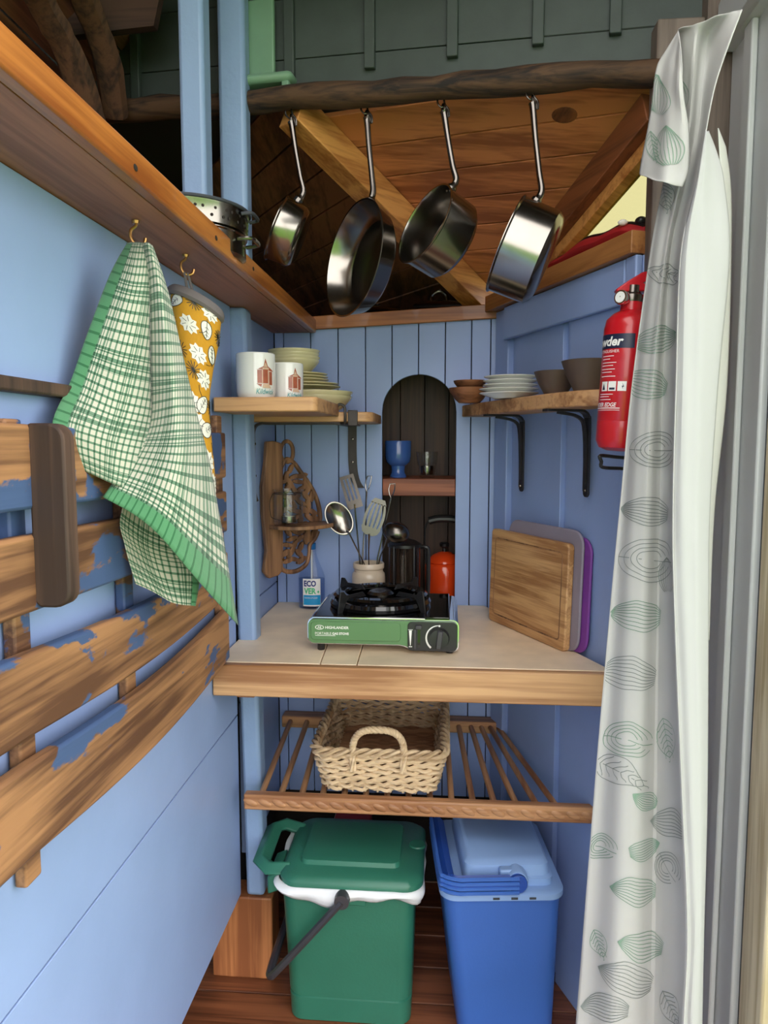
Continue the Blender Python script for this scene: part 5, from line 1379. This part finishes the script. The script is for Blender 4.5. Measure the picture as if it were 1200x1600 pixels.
# ================================================================== HANGING PANS
def pan(name, label, hook_px, top_py, junction, rim_end, y, diam_depth, phi, flare, kind):
    """hook_px/top_py: handle end; junction: handle meets rim; rim_end: far side of the rim (pixels, at depth y)"""
    ht = aty(hook_px, top_py, y); j = aty(*junction, y); e = aty(*rim_end, y)
    r_ = (e - j); D = r_.length; r_.normalize(); R = D/2
    cam_d = (CC - j).normalized(); cam_d = (cam_d - r_*cam_d.dot(r_)).normalized()
    left = cam_d.cross(r_); 
    if left.x > 0: left = -left
    ax = (left*math.cos(phi) + cam_d*math.sin(phi)).normalized()      # open side
    c = (j + e)/2; h = diam_depth
    t = thing(name, label, 'pan', e)
    rb = R*flare
    prof = [(0,-h), (rb*.80,-h), (rb*.90,-h+.003), (rb,-h+.012), (R*.985,-.004), (R+.002,-.001), (R+.002,.0005), (R-.0015,.0005), (R*.965,-.005), (rb*.97,-h+.014), (rb*.86,-h+.005), (0,-h+.003)]
    part(t, 'bowl', MB().shell(prof, c, axis=ax, n=56, xdir=r_), M['steel'])
    # handle: flat bar from the rim, curving up to the hook
    p0 = j - ax*min(.018, h*.35) - r_*-.003; p1 = p0 - r_*.018 - ax*.004
    up_ = (ht - p1)
    pts = cat([p0, p1 - r_*.006, p1 + up_*.25 - ax*.002, p1 + up_*.6, p1 + up_*.9, ht - UP*.004], 5)
    wd = ax.cross(r_).normalized(); n = len(pts)
    part(t, 'handle', MB().tube(pts, [.0082 - .0022*math.sin(PI*i/(n-1)) if i > 2 else .0115 for i in range(n)], 10, flat=.95, up=ax), M['steel_dk'])
    part(t, 'hanging_eye', MB().tube([ht + (wd*math.cos(a)*.0055 + UP*math.sin(a)*.0085) for a in [2*PI*k/14 for k in range(14)]], .0028, 8, closed=True), M['steel_dk'])
    for s in (-1, 1): part(t, 'rivet', MB().ell(p0 + wd*.006*s + ax*.001, .004, .004, .004, 8, 6), M['steel'])
    return t, ht, wd
def beam_hook(ht, px, label):
    b = beam_at(px); b = V((ht.x, b.y + (0), b.z)); top = V((ht.x, ht.y, b.z - .018))
    h = thing('pan_hook', label, 'hook', top)
    pts = [top + V((0,0,.012)), top + V((.002,0,-.008)), top + V((.010,0,-.020)), top + V((.010,0,-.034)), V((ht.x+.004, ht.y, ht.z+.004)), V((ht.x-.004, ht.y, ht.z+.003)), V((ht.x-.011, ht.y, ht.z+.010)), V((ht.x-.012, ht.y, ht.z+.018))]
    part(h, 'bent_wire', MB().tube(cat(pts, 5), .0019, 8), M['steel_dk'])
    part(h, 'thread', MB().tube([top + V((0,0,.012)), top + V((0,0,.02))], .0026, 8), M['steel_dk'])
for name, lab, hx0, ty_, jn, re_, dep, dph, phi, fl, hl in (
    ('small_saucepan', 'smallest steel saucepan hanging from the rough beam', 455, 187, (453, 308), (414, 404), 1.575, .055, -.16, .95, 'wire hook on the rough beam holding the smallest saucepan'),
    ('frying_pan', 'wide shallow steel frying pan hanging from the rough beam', 573, 180, (566, 312), (537, 494), 1.555, .050, .44, .88, 'wire hook on the rough beam holding the frying pan'),
    ('saucepan', 'steel saucepan hanging open side turned to the room', 693, 170, (692, 288), (634, 410), 1.52, .080, .40, .97, 'wire hook on the rough beam holding the half-turned saucepan'),
    ('large_saucepan', 'steel saucepan with its open side turned away next to the dark rafter', 832, 158, (822, 310), (760, 452), 1.48, .086, -.12, .97, 'wire hook on the rough beam holding the saucepan by the dark rafter')):
    t, ht, wd = pan(name, lab, hx0, ty_, jn, re_, dep, dph, phi, fl, None)
    beam_hook(ht, hx0, hl)

# ================================================================== ON THE HIGH SHELVES
sbz = SB + .0105
pc_ = V((-.452, 1.29, sbz)); rz = aty(300, 303, 1.19).z - sbz
pot = thing('steel_pot', 'steel pot under the perforated colander on the high shelf', 'pot', pc_)
pr_ = .104; hh = rz*.50
part(pot, 'pot_body', MB().shell([(0,.001), (pr_*.90,.0), (pr_*.97,.005), (pr_*.97,hh-.003), (pr_,hh-.001), (pr_,hh), (pr_*.95,hh), (pr_*.94,.006), (0,.004)], pc_, n=56), M['steel'])
part(pot, 'side_handle', MB().tube(cat([pc_ + V((pr_*.94, .028, hh-.012)), pc_ + V((pr_+.016, .024, hh-.010)), pc_ + V((pr_+.018, 0, hh-.009)), pc_ + V((pr_+.016, -.024, hh-.010)), pc_ + V((pr_*.94, -.028, hh-.012))], 4), .0035, 8), M['steel_dk'])
col_ = thing('colander', 'steel colander with a dark rim nested in the pot', 'colander', pc_ + UP*hh)
cz_ = hh + .0008; cr = .108
part(col_, 'colander_body', MB().shell([(pr_*.90,-.03), (pr_*.93,-.001), (cr*.965,.003), (cr*.985,rz-hh-.006), (cr,rz-hh-.003), (cr,rz-hh), (cr*.96,rz-hh), (cr*.94,rz-hh-.006), (cr*.92,.003), (pr_*.88,-.002), (pr_*.86,-.03)], pc_ + UP*cz_, n=56), M['steel'])
part(col_, 'rim', MB().tube([pc_ + UP*(rz) + V((cr*math.cos(2*PI*k/48), cr*math.sin(2*PI*k/48), 0)) for k in range(48)], .003, 8, closed=True), M['gasket'])
ho = MB()
for k in range(36):
    a = 2*PI*k/36 + .03*(k % 3)
    for q_ in range(2):
        d = V((math.cos(a + .06*q_), math.sin(a + .06*q_), 0)); ho.lathe([(0,.0006), (.0026,.0006), (.0026,0)], pc_ + d*(cr*.975) + UP*(hh + (rz-hh)*(.35 + .3*q_)), axis=d, n=8)
part(col_, 'hole', ho, M['dark'])
part(col_, 'side_handle', MB().tube(cat([pc_ + V((cr*.97, .026, rz-.010)), pc_ + V((cr+.012, .022, rz-.008)), pc_ + V((cr+.014, 0, rz-.007)), pc_ + V((cr+.012, -.022, rz-.008)), pc_ + V((cr*.97, -.026, rz-.010))], 4), .0032, 8), M['gasket'])
# lids lying on the back capping board
for px, y, r, lab, lp_ in ((686, 2.150, .074, 'steel pan lid with an arched loop handle lying on the wall top', True), (588, 2.150, .072, 'low steel pan lid half hidden behind the frying pan', False)):
    c = aty(px, 470, y); c.z = 1.6345 if lp_ else 1.6225
    t = thing('saucepan_cover', lab, 'lid', c)
    part(t, 'disc', MB().lathe([(0,.012), (r*.4,.010), (r*.8,.006), (r*.97,.003), (r,.0), (r*.95,-.0015), (0,-.0015)], c, n=40), M['steel'])
    if lp_: part(t, 'loop_handle', MB().tube(cat([c + V((-.022,0,.012)), c + V((-.020,0,.030)), c + V((0,0,.042)), c + V((.020,0,.030)), c + V((.022,0,.012))], 5), .0042, 8), M['steel'])
    else: part(t, 'knob', MB().lathe([(.004,.010), (.004,.014), (.010,.017), (.009,.020), (0,.021)], c, n=16), M['steel'])
# red nylon bag lying on the right capping board
P = []; ns = 26
for i in range(ns):
    t = i/(ns-1); s = rs(840, 430) + .01 + (RLEN - .03 - rs(840, 430))*t
    w = .040*min(1, 6*t + .15, 6*(1-t) + .3); hgt = .012 + .026*math.sin(PI*min(1, t*1.05))**.7 + .010*t + .004*math.sin(t*17)
    c = rwp(s, -.030, 1.6445)
    P.append([c + RN*(w*math.cos(a)) + UP*(hgt*(1 + math.sin(a))/2 if math.sin(a) > -.99 else 0) for a in [-PI/2 + 2*PI*k/16 for k in range(17)]])
rb_ = thing('red_bag', 'folded red nylon bag with black piping lying on the angled wall top', 'bag', rwp(.45, -.03, 1.644))
part(rb_, 'nylon', MB().grid(P), M['rednylon'])
part(rb_, 'piping', MB().tube([p[7] + UP*.0 for p in P], .0045, 8), M['black'])
part(rb_, 'toggle', MB().ell(P[-3][8] + UP*.006 + RN*.006, .012, .012, .009, 12, 8), M['black'])
part(rb_, 'zip_tag', MB().ell(P[-4][6] + RN*.008 + UP*.004, .010, .008, .006, 10, 6), M['wax'])

# mint green bracket on the cladding boards
q = beam_at(415)
mbk = thing('mint_bracket', 'pale mint green painted ledge bracket on the grey-green boards', 'bracket', (q.x, q.y-.02, 2.04))
a0, a1 = aty(372, 120, 1.60), aty(438, 62, 1.60)
mt = beam_at(408)
part(mbk, 'back_board', MB().obox((mt.x-.012, mt.y+.012, 2.085), BD*.042, gy*.006, UP*.075), M['mint'], bevel=.003)
e0_, e1_ = aty(370, 127, 1.575), aty(459, 118, 1.575)
part(mbk, 'ledge', MB().obox((e0_+e1_)/2 + V((0,.012,0)), (e1_-e0_)/2, gy*.022, UP*.010), M['mint'], bevel=.009)
part(mbk, 'ledge_foot', MB().obox(e1_ + V((-.016,.01,-.018)), BD*.008, gy*.014, UP*.009), M['mint'], bevel=.003)

# ================================================================== CURTAIN
def curtain_mat(name, c, tr):
    m, nt, b = newmat(name); out = nt.nodes['Material Output']; L = nt.links.new
    b.inputs['Base Color'].default_value = lin(c); b.inputs['Roughness'].default_value = 1.0; b.inputs['Specular IOR Level'].default_value = .05
    no = N(nt, 'ShaderNodeTexNoise', Scale=320.0); bp = N(nt, 'ShaderNodeBump', Strength=.12, Distance=.002); L(no.outputs['Fac'], bp.inputs['Height']); L(bp.outputs['Normal'], b.inputs['Normal'])
    t = N(nt, 'ShaderNodeBsdfTranslucent'); t.inputs['Color'].default_value = lin(c)
    mx = N(nt, 'ShaderNodeMixShader'); mx.inputs['Fac'].default_value = tr
    L(b.outputs[0], mx.inputs[1]); L(t.outputs[0], mx.inputs[2]); L(mx.outputs[0], out.inputs['Surface'])
    return m
M['curtain'] = curtain_mat('printed_white_cotton', (206,206,204), .2)
M['lining'] = curtain_mat('white_cotton_lining', (176,176,178), .10)
# rows: photo y, then photo x of left edge, first crest, valley, hem
FACE = [(14, 1100, 1120, 1140, 1160), (60, 1058, 1085, 1108, 1142), (130, 1058, 1080, 1098, 1118), (210, 1052, 1072, 1090, 1102), (290, 1036, 1058, 1074, 1088), (400, 1016, 1036, 1050, 1064), (600, 988, 1014, 1038, 1057),
        (800, 968, 1000, 1034, 1052), (960, 953, 992, 1030, 1055), (1250, 928, 978, 1026, 1067), (1450, 912, 970, 1024, 1075), (1600, 900, 962, 1022, 1069), (1760, 888, 955, 1020, 1066)]
FD = (1.22, 1.165, 1.185, 1.10)
rowsF = [[(x, py, d) for x, d in zip(xs_, FD)] for py, *xs_ in FACE]
rowsF[0] = [(1060, 46, 1.19), (1090, 36, 1.16), (1125, 24, 1.14), (1160, 14, 1.12)]
PF = cloth_rows(rowsF, 8, 6)
def ripple(P, amp, ku, kv, seed):
    m, n = len(P), len(P[0]); rg = random.Random(seed); ph = [rg.uniform(0, 6.28) for _ in range(6)]
    for i in range(m):
        for j in range(n):
            u, v = j/(n-1), i/(m-1)
            d = math.sin(u*ku + v*2.2 + ph[0])*.55 + math.sin(u*ku*2.3 - v*5 + ph[1])*.28 + math.sin(v*kv + u*3 + ph[2])*.18*math.sin(u*ku*.7 + ph[3]) + math.sin(v*kv*2.7 - u*7 + ph[4])*.08
            P[i][j] = P[i][j] + V((-.35, -1, 0))*amp*d*min(1, .3 + v*3)
ripple(PF, .010, 11, 22, 1)
ct = thing('curtain', 'white curtain printed with fine leaf outlines hanging in the doorway', 'curtain', (.33, 1.17, FZ))
part(ct, 'printed_face', MB().grid(PF), M['curtain'], solid=.0012)
LIN = [(205, 1102, 1104, 1107), (245, 1095, 1103, 1122), (290, 1087, 1100, 1132), (400, 1064, 1095, 1140), (600, 1057, 1090, 1122), (800, 1052, 1085, 1109), (960, 1055, 1085, 1107), (1250, 1067, 1090, 1105), (1450, 1075, 1092, 1100), (1600, 1069, 1085, 1097), (1760, 1066, 1082, 1095)]
LDp = (1.101, 1.10, 1.15)
PL = cloth_rows([[(x, py, d) for x, d in zip(xs_, LDp)] for py, *xs_ in LIN], 8, 6)
ripple(PL, .006, 8, 26, 2)
part(ct, 'lining', MB().grid(PL), M['lining'], solid=.0012)
# grey fold behind the lining and the turned-over flap near the top
PK = cloth_rows([[(1122, 200, 1.16), (1134, 230, 1.19)], [(1126, 330, 1.16), (1143, 330, 1.20)], [(1118, 600, 1.16), (1136, 600, 1.20)], [(1106, 800, 1.16), (1116, 800, 1.20)], [(1104, 1000, 1.16), (1108, 1000, 1.19)]], 6, 6)
part(ct, 'back_fold', MB().grid(PK), M['curtain'], solid=.0012)
FLP = [[(1060, 48, 1.185), (1062, 60, 1.165), (1064, 78, 1.15)], [(1042, 80, 1.20), (1055, 92, 1.165), (1066, 105, 1.14)], [(1026, 110, 1.21), (1048, 130, 1.16), (1068, 150, 1.13)],
       [(1016, 180, 1.21), (1044, 190, 1.15), (1076, 200, 1.125)], [(1000, 262, 1.205), (1036, 268, 1.14), (1076, 262, 1.12)], [(1001, 272, 1.20), (1032, 285, 1.135), (1066, 292, 1.12)]]
PT = cloth_rows(FLP, 8, 8)
ripple(PT, .007, 7, 9, 3)
fl_ = part(ct, 'turned_flap', MB().grid(PT), M['curtain'], solid=.0012)
# line print of leaves: ribbons lying on the printed face
def surf(P, u, v, off=.0016):
    m, n = len(P)-1, len(P[0])-1; a, b = min(max(u,0),.999)*n, min(max(v,0),.999)*m; j, i = int(a), int(b); a -= j; b -= i
    p = (P[i][j]*(1-a) + P[i][j+1]*a)*(1-b) + (P[i+1][j]*(1-a) + P[i+1][j+1]*a)*b
    nrm = (P[i][j+1]-P[i][j]).cross(P[i+1][j]-P[i][j]).normalized()
    if nrm.dot(CC - p) < 0: nrm = -nrm
    return p + nrm*off, nrm
def proj(p): d = CR.transposed() @ (p - CC); return 600 + F*d.x/-d.z, 800 - F*d.y/-d.z
def find_uv(P, px, py):
    best = None
    m, n = len(P), len(P[0])
    for i in range(0, m):
        for j in range(0, n):
            x, y = proj(P[i][j]); d = (x-px)**2*3 + (y-py)**2
            if best is None or d < best[0]: best = (d, j/(n-1), i/(m-1))
    return best[1], best[2]
def leaf_curves(kind):
    out = []
    if kind == 0:                                       # fan or shell of curved lines
        for k in range(9):
            a = -1 + 2*k/8; out.append([(t*1.9-1, a*.62*math.sin(PI*min(.98, t*.9))**.8) for t in [i/10 for i in range(11)]])
    elif kind == 1:                                     # pointed leaf with forked veins
        for sg in (-1, 1): out.append([(t*2-1, sg*.58*math.sin(PI*t)**.8*(1-.25*t)) for t in [i/12 for i in range(13)]])
        out.append([(-1, 0), (1.0, 0), (1.2, .08)])
        for k in range(6):
            x = -.75 + k*.28
            for sg in (-1, 1): out.append([(x, 0), (x+.14, sg*.16), (x+.30, sg*.30*(1-.08*k)), (x+.36, sg*.40*(1-.10*k))])
    else:                                               # round nested leaf
        for r in (1, .8, .6, .42): out.append([(r*math.cos(a)-.1*(1-r), .78*r*math.sin(a)) for a in [.35 + (2*PI-.7)*i/18 for i in range(19)]])
        out.append([(-1, 0), (.4, .05), (1, 0)])
    return out
leaves = [(1052,140,0,28,1.2,1),(1040,300,1,22,1.3,0),(1044,430,1,30,.2,0),(1030,528,0,34,2.9,1),(1010,612,0,36,.25,1),(1028,705,2,36,0,0),(1012,795,0,36,.15,0),(1018,880,2,42,.1,0),(1046,890,0,28,1.5,0),(995,967,0,38,.1,1),(985,1035,0,42,.2,0),
          (985,1130,2,34,.2,1),(1045,1165,1,32,1.4,1),(965,1205,1,40,.5,0),(1050,1270,0,36,.2,0),(1012,1258,0,22,.5,1),(1005,1335,0,26,2.9,1),(1046,1360,2,26,1.1,0),(992,1398,0,36,0.1,1),(1000,1470,0,38,.2,1),(978,1540,0,42,.3,0),(1046,1570,1,30,1.1,0),(935,1475,1,22,1.2,1),(950,1580,0,34,.1,0),(940,1330,2,24,.4,1)]
FACE_P = PF
for px, py, kind, size, ang, gcol in leaves + [(1030,150,0,30,1.5,1),(1046,235,0,34,1.4,1),(1020,230,1,22,1.2,1)]:
    PF = PT if (px, py) in ((1030,150), (1046,235), (1020,230)) else FACE_P
    u0, v0 = find_uv(PF, px, py)
    w_px = proj(surf(PF, 1, v0, 0)[0])[0] - proj(surf(PF, 0, v0, 0)[0])[0]; h_px = (proj(surf(PF, u0, min(.99, v0+.01), 0)[0])[1] - proj(surf(PF, u0, max(.01, v0-.01), 0)[0])[1]) / .02
    mb = MB()
    for crv in leaf_curves(kind):
        pts = []
        for x, y in crv:
            X = (x*math.cos(ang) - y*math.sin(ang))*size; Y = (x*math.sin(ang) + y*math.cos(ang))*size
            u, v = u0 + X/w_px, v0 + Y/h_px
            pts.append((u, v))
        fine = cat([(a, b, 0) for a, b in pts], 4); run = []
        runs = []
        for q in fine:
            if .02 < q.x < .98 and .01 < q.y < .99: run.append(q)
            else:
                if len(run) > 2: runs.append(run)
                run = []
        if len(run) > 2: runs.append(run)
        for run in runs:
            L0, R0 = [], []
            for i, q in enumerate(run):
                p, nrm = surf(PF, q.x, q.y); p2, _ = surf(PF, run[min(i+1, len(run)-1)].x, run[min(i+1, len(run)-1)].y); p1, _ = surf(PF, run[max(i-1,0)].x, run[max(i-1,0)].y)
                sd = (p2-p1).cross(nrm)
                sd = sd.normalized()*.0006 if sd.length > 1e-9 else V((.0006,0,0))
                L0.append(p-sd); R0.append(p+sd)
            mb.grid([L0, R0])
    if mb.v: part(ct, 'leaf_print', mb, M['leafgreen'] if gcol else M['leafgrey'])

# printed leaves and flowers on the oven glove
PF = GLOVE; rg = random.Random(11)
wb, bk = MB(), MB()
def gmap(u0, v0, off):
    cu = 1/.19; cv = 1/.24
    return lambda x, y: surf(GLOVE, u0 + x*cu*(1 + v0*.9), v0 + y*cv, off)[0]
def stroke(mb, fn_, pts, w):
    q = [fn_(x, y) for x, y in pts]; A, B = [], []
    for i, p in enumerate(q):
        d = q[min(i+1, len(q)-1)] - q[max(i-1, 0)]; n_ = (CC - p).normalized(); sd = d.cross(n_)
        sd = sd.normalized()*w/2 if sd.length > 1e-9 else V((w/2,0,0)); A.append(p-sd); B.append(p+sd)
    mb.grid([A, B])
k = 0
for iv in range(9):
    for iu in range(8):
        u0 = (iu + .5 + .5*(iv % 2) + rg.uniform(-.15, .15))/8.0; v0 = .06 + iv*.11 + rg.uniform(-.02, .02)
        u0 %= 1.0
        if not .06 < u0 < .94 or v0 > .95: continue
        p = surf(GLOVE, u0, v0, 0)[0]; row = GLOVE[int(v0*(len(GLOVE)-1))]; cen = sum((q for q in row[:-1]), V((0,0,0)))/28
        if (p - cen).dot(CC - cen) < 0: continue
        a = rg.uniform(0, 6.28); ca, sa = math.cos(a), math.sin(a); R_ = lambda x, y: (x*ca - y*sa, x*sa + y*ca)
        f1_, f2_ = gmap(u0, v0, .0022), gmap(u0, v0, .0027); k += 1
        if k % 3 == 0:                                  # leaf outline with a midrib
            out_ = [R_(.011*math.cos(t), .0055*math.sin(t)*(1.2 - .3*math.cos(t))) for t in [2*PI*i/16 for i in range(17)]]
            cell_print(wb, out_[:-1], f1_, .003); stroke(bk, f2_, out_, .0011); stroke(bk, f2_, [R_(-.014, 0), R_(.0, .0), R_(.009, 0)], .0009)
            for x in (-.004, .001, .005):
                for sg in (-1, 1): stroke(bk, f2_, [R_(x, 0), R_(x+.002, .0025*sg)], .0007)
        elif k % 3 == 1:                                # white ragged flower
            out_ = [R_((.009 + .003*(i % 2))*math.cos(t), (.008 + .003*(i % 2))*math.sin(t)) for i, t in enumerate([2*PI*i/18 for i in range(18)])]
            cell_print(wb, out_, f1_, .003)
            for t in [2*PI*i/7 for i in range(7)]: stroke(bk, f2_, [R_(.003*math.cos(t), .003*math.sin(t)), R_(.008*math.cos(t+.2), .008*math.sin(t+.2))], .0008)
            stroke(bk, f2_, [R_(.012, .0), R_(.016, .004), R_(.018, .010)], .0009)
        else:                                           # dark seed head
            for t in [2*PI*i/14 for i in range(14)]: stroke(bk, f2_, [R_(0, 0), R_(.009*math.cos(t), .010*math.sin(t))], .0011)
part(gl, 'white_print', wb, M['wax']); part(gl, 'dark_print', bk, M['black'])
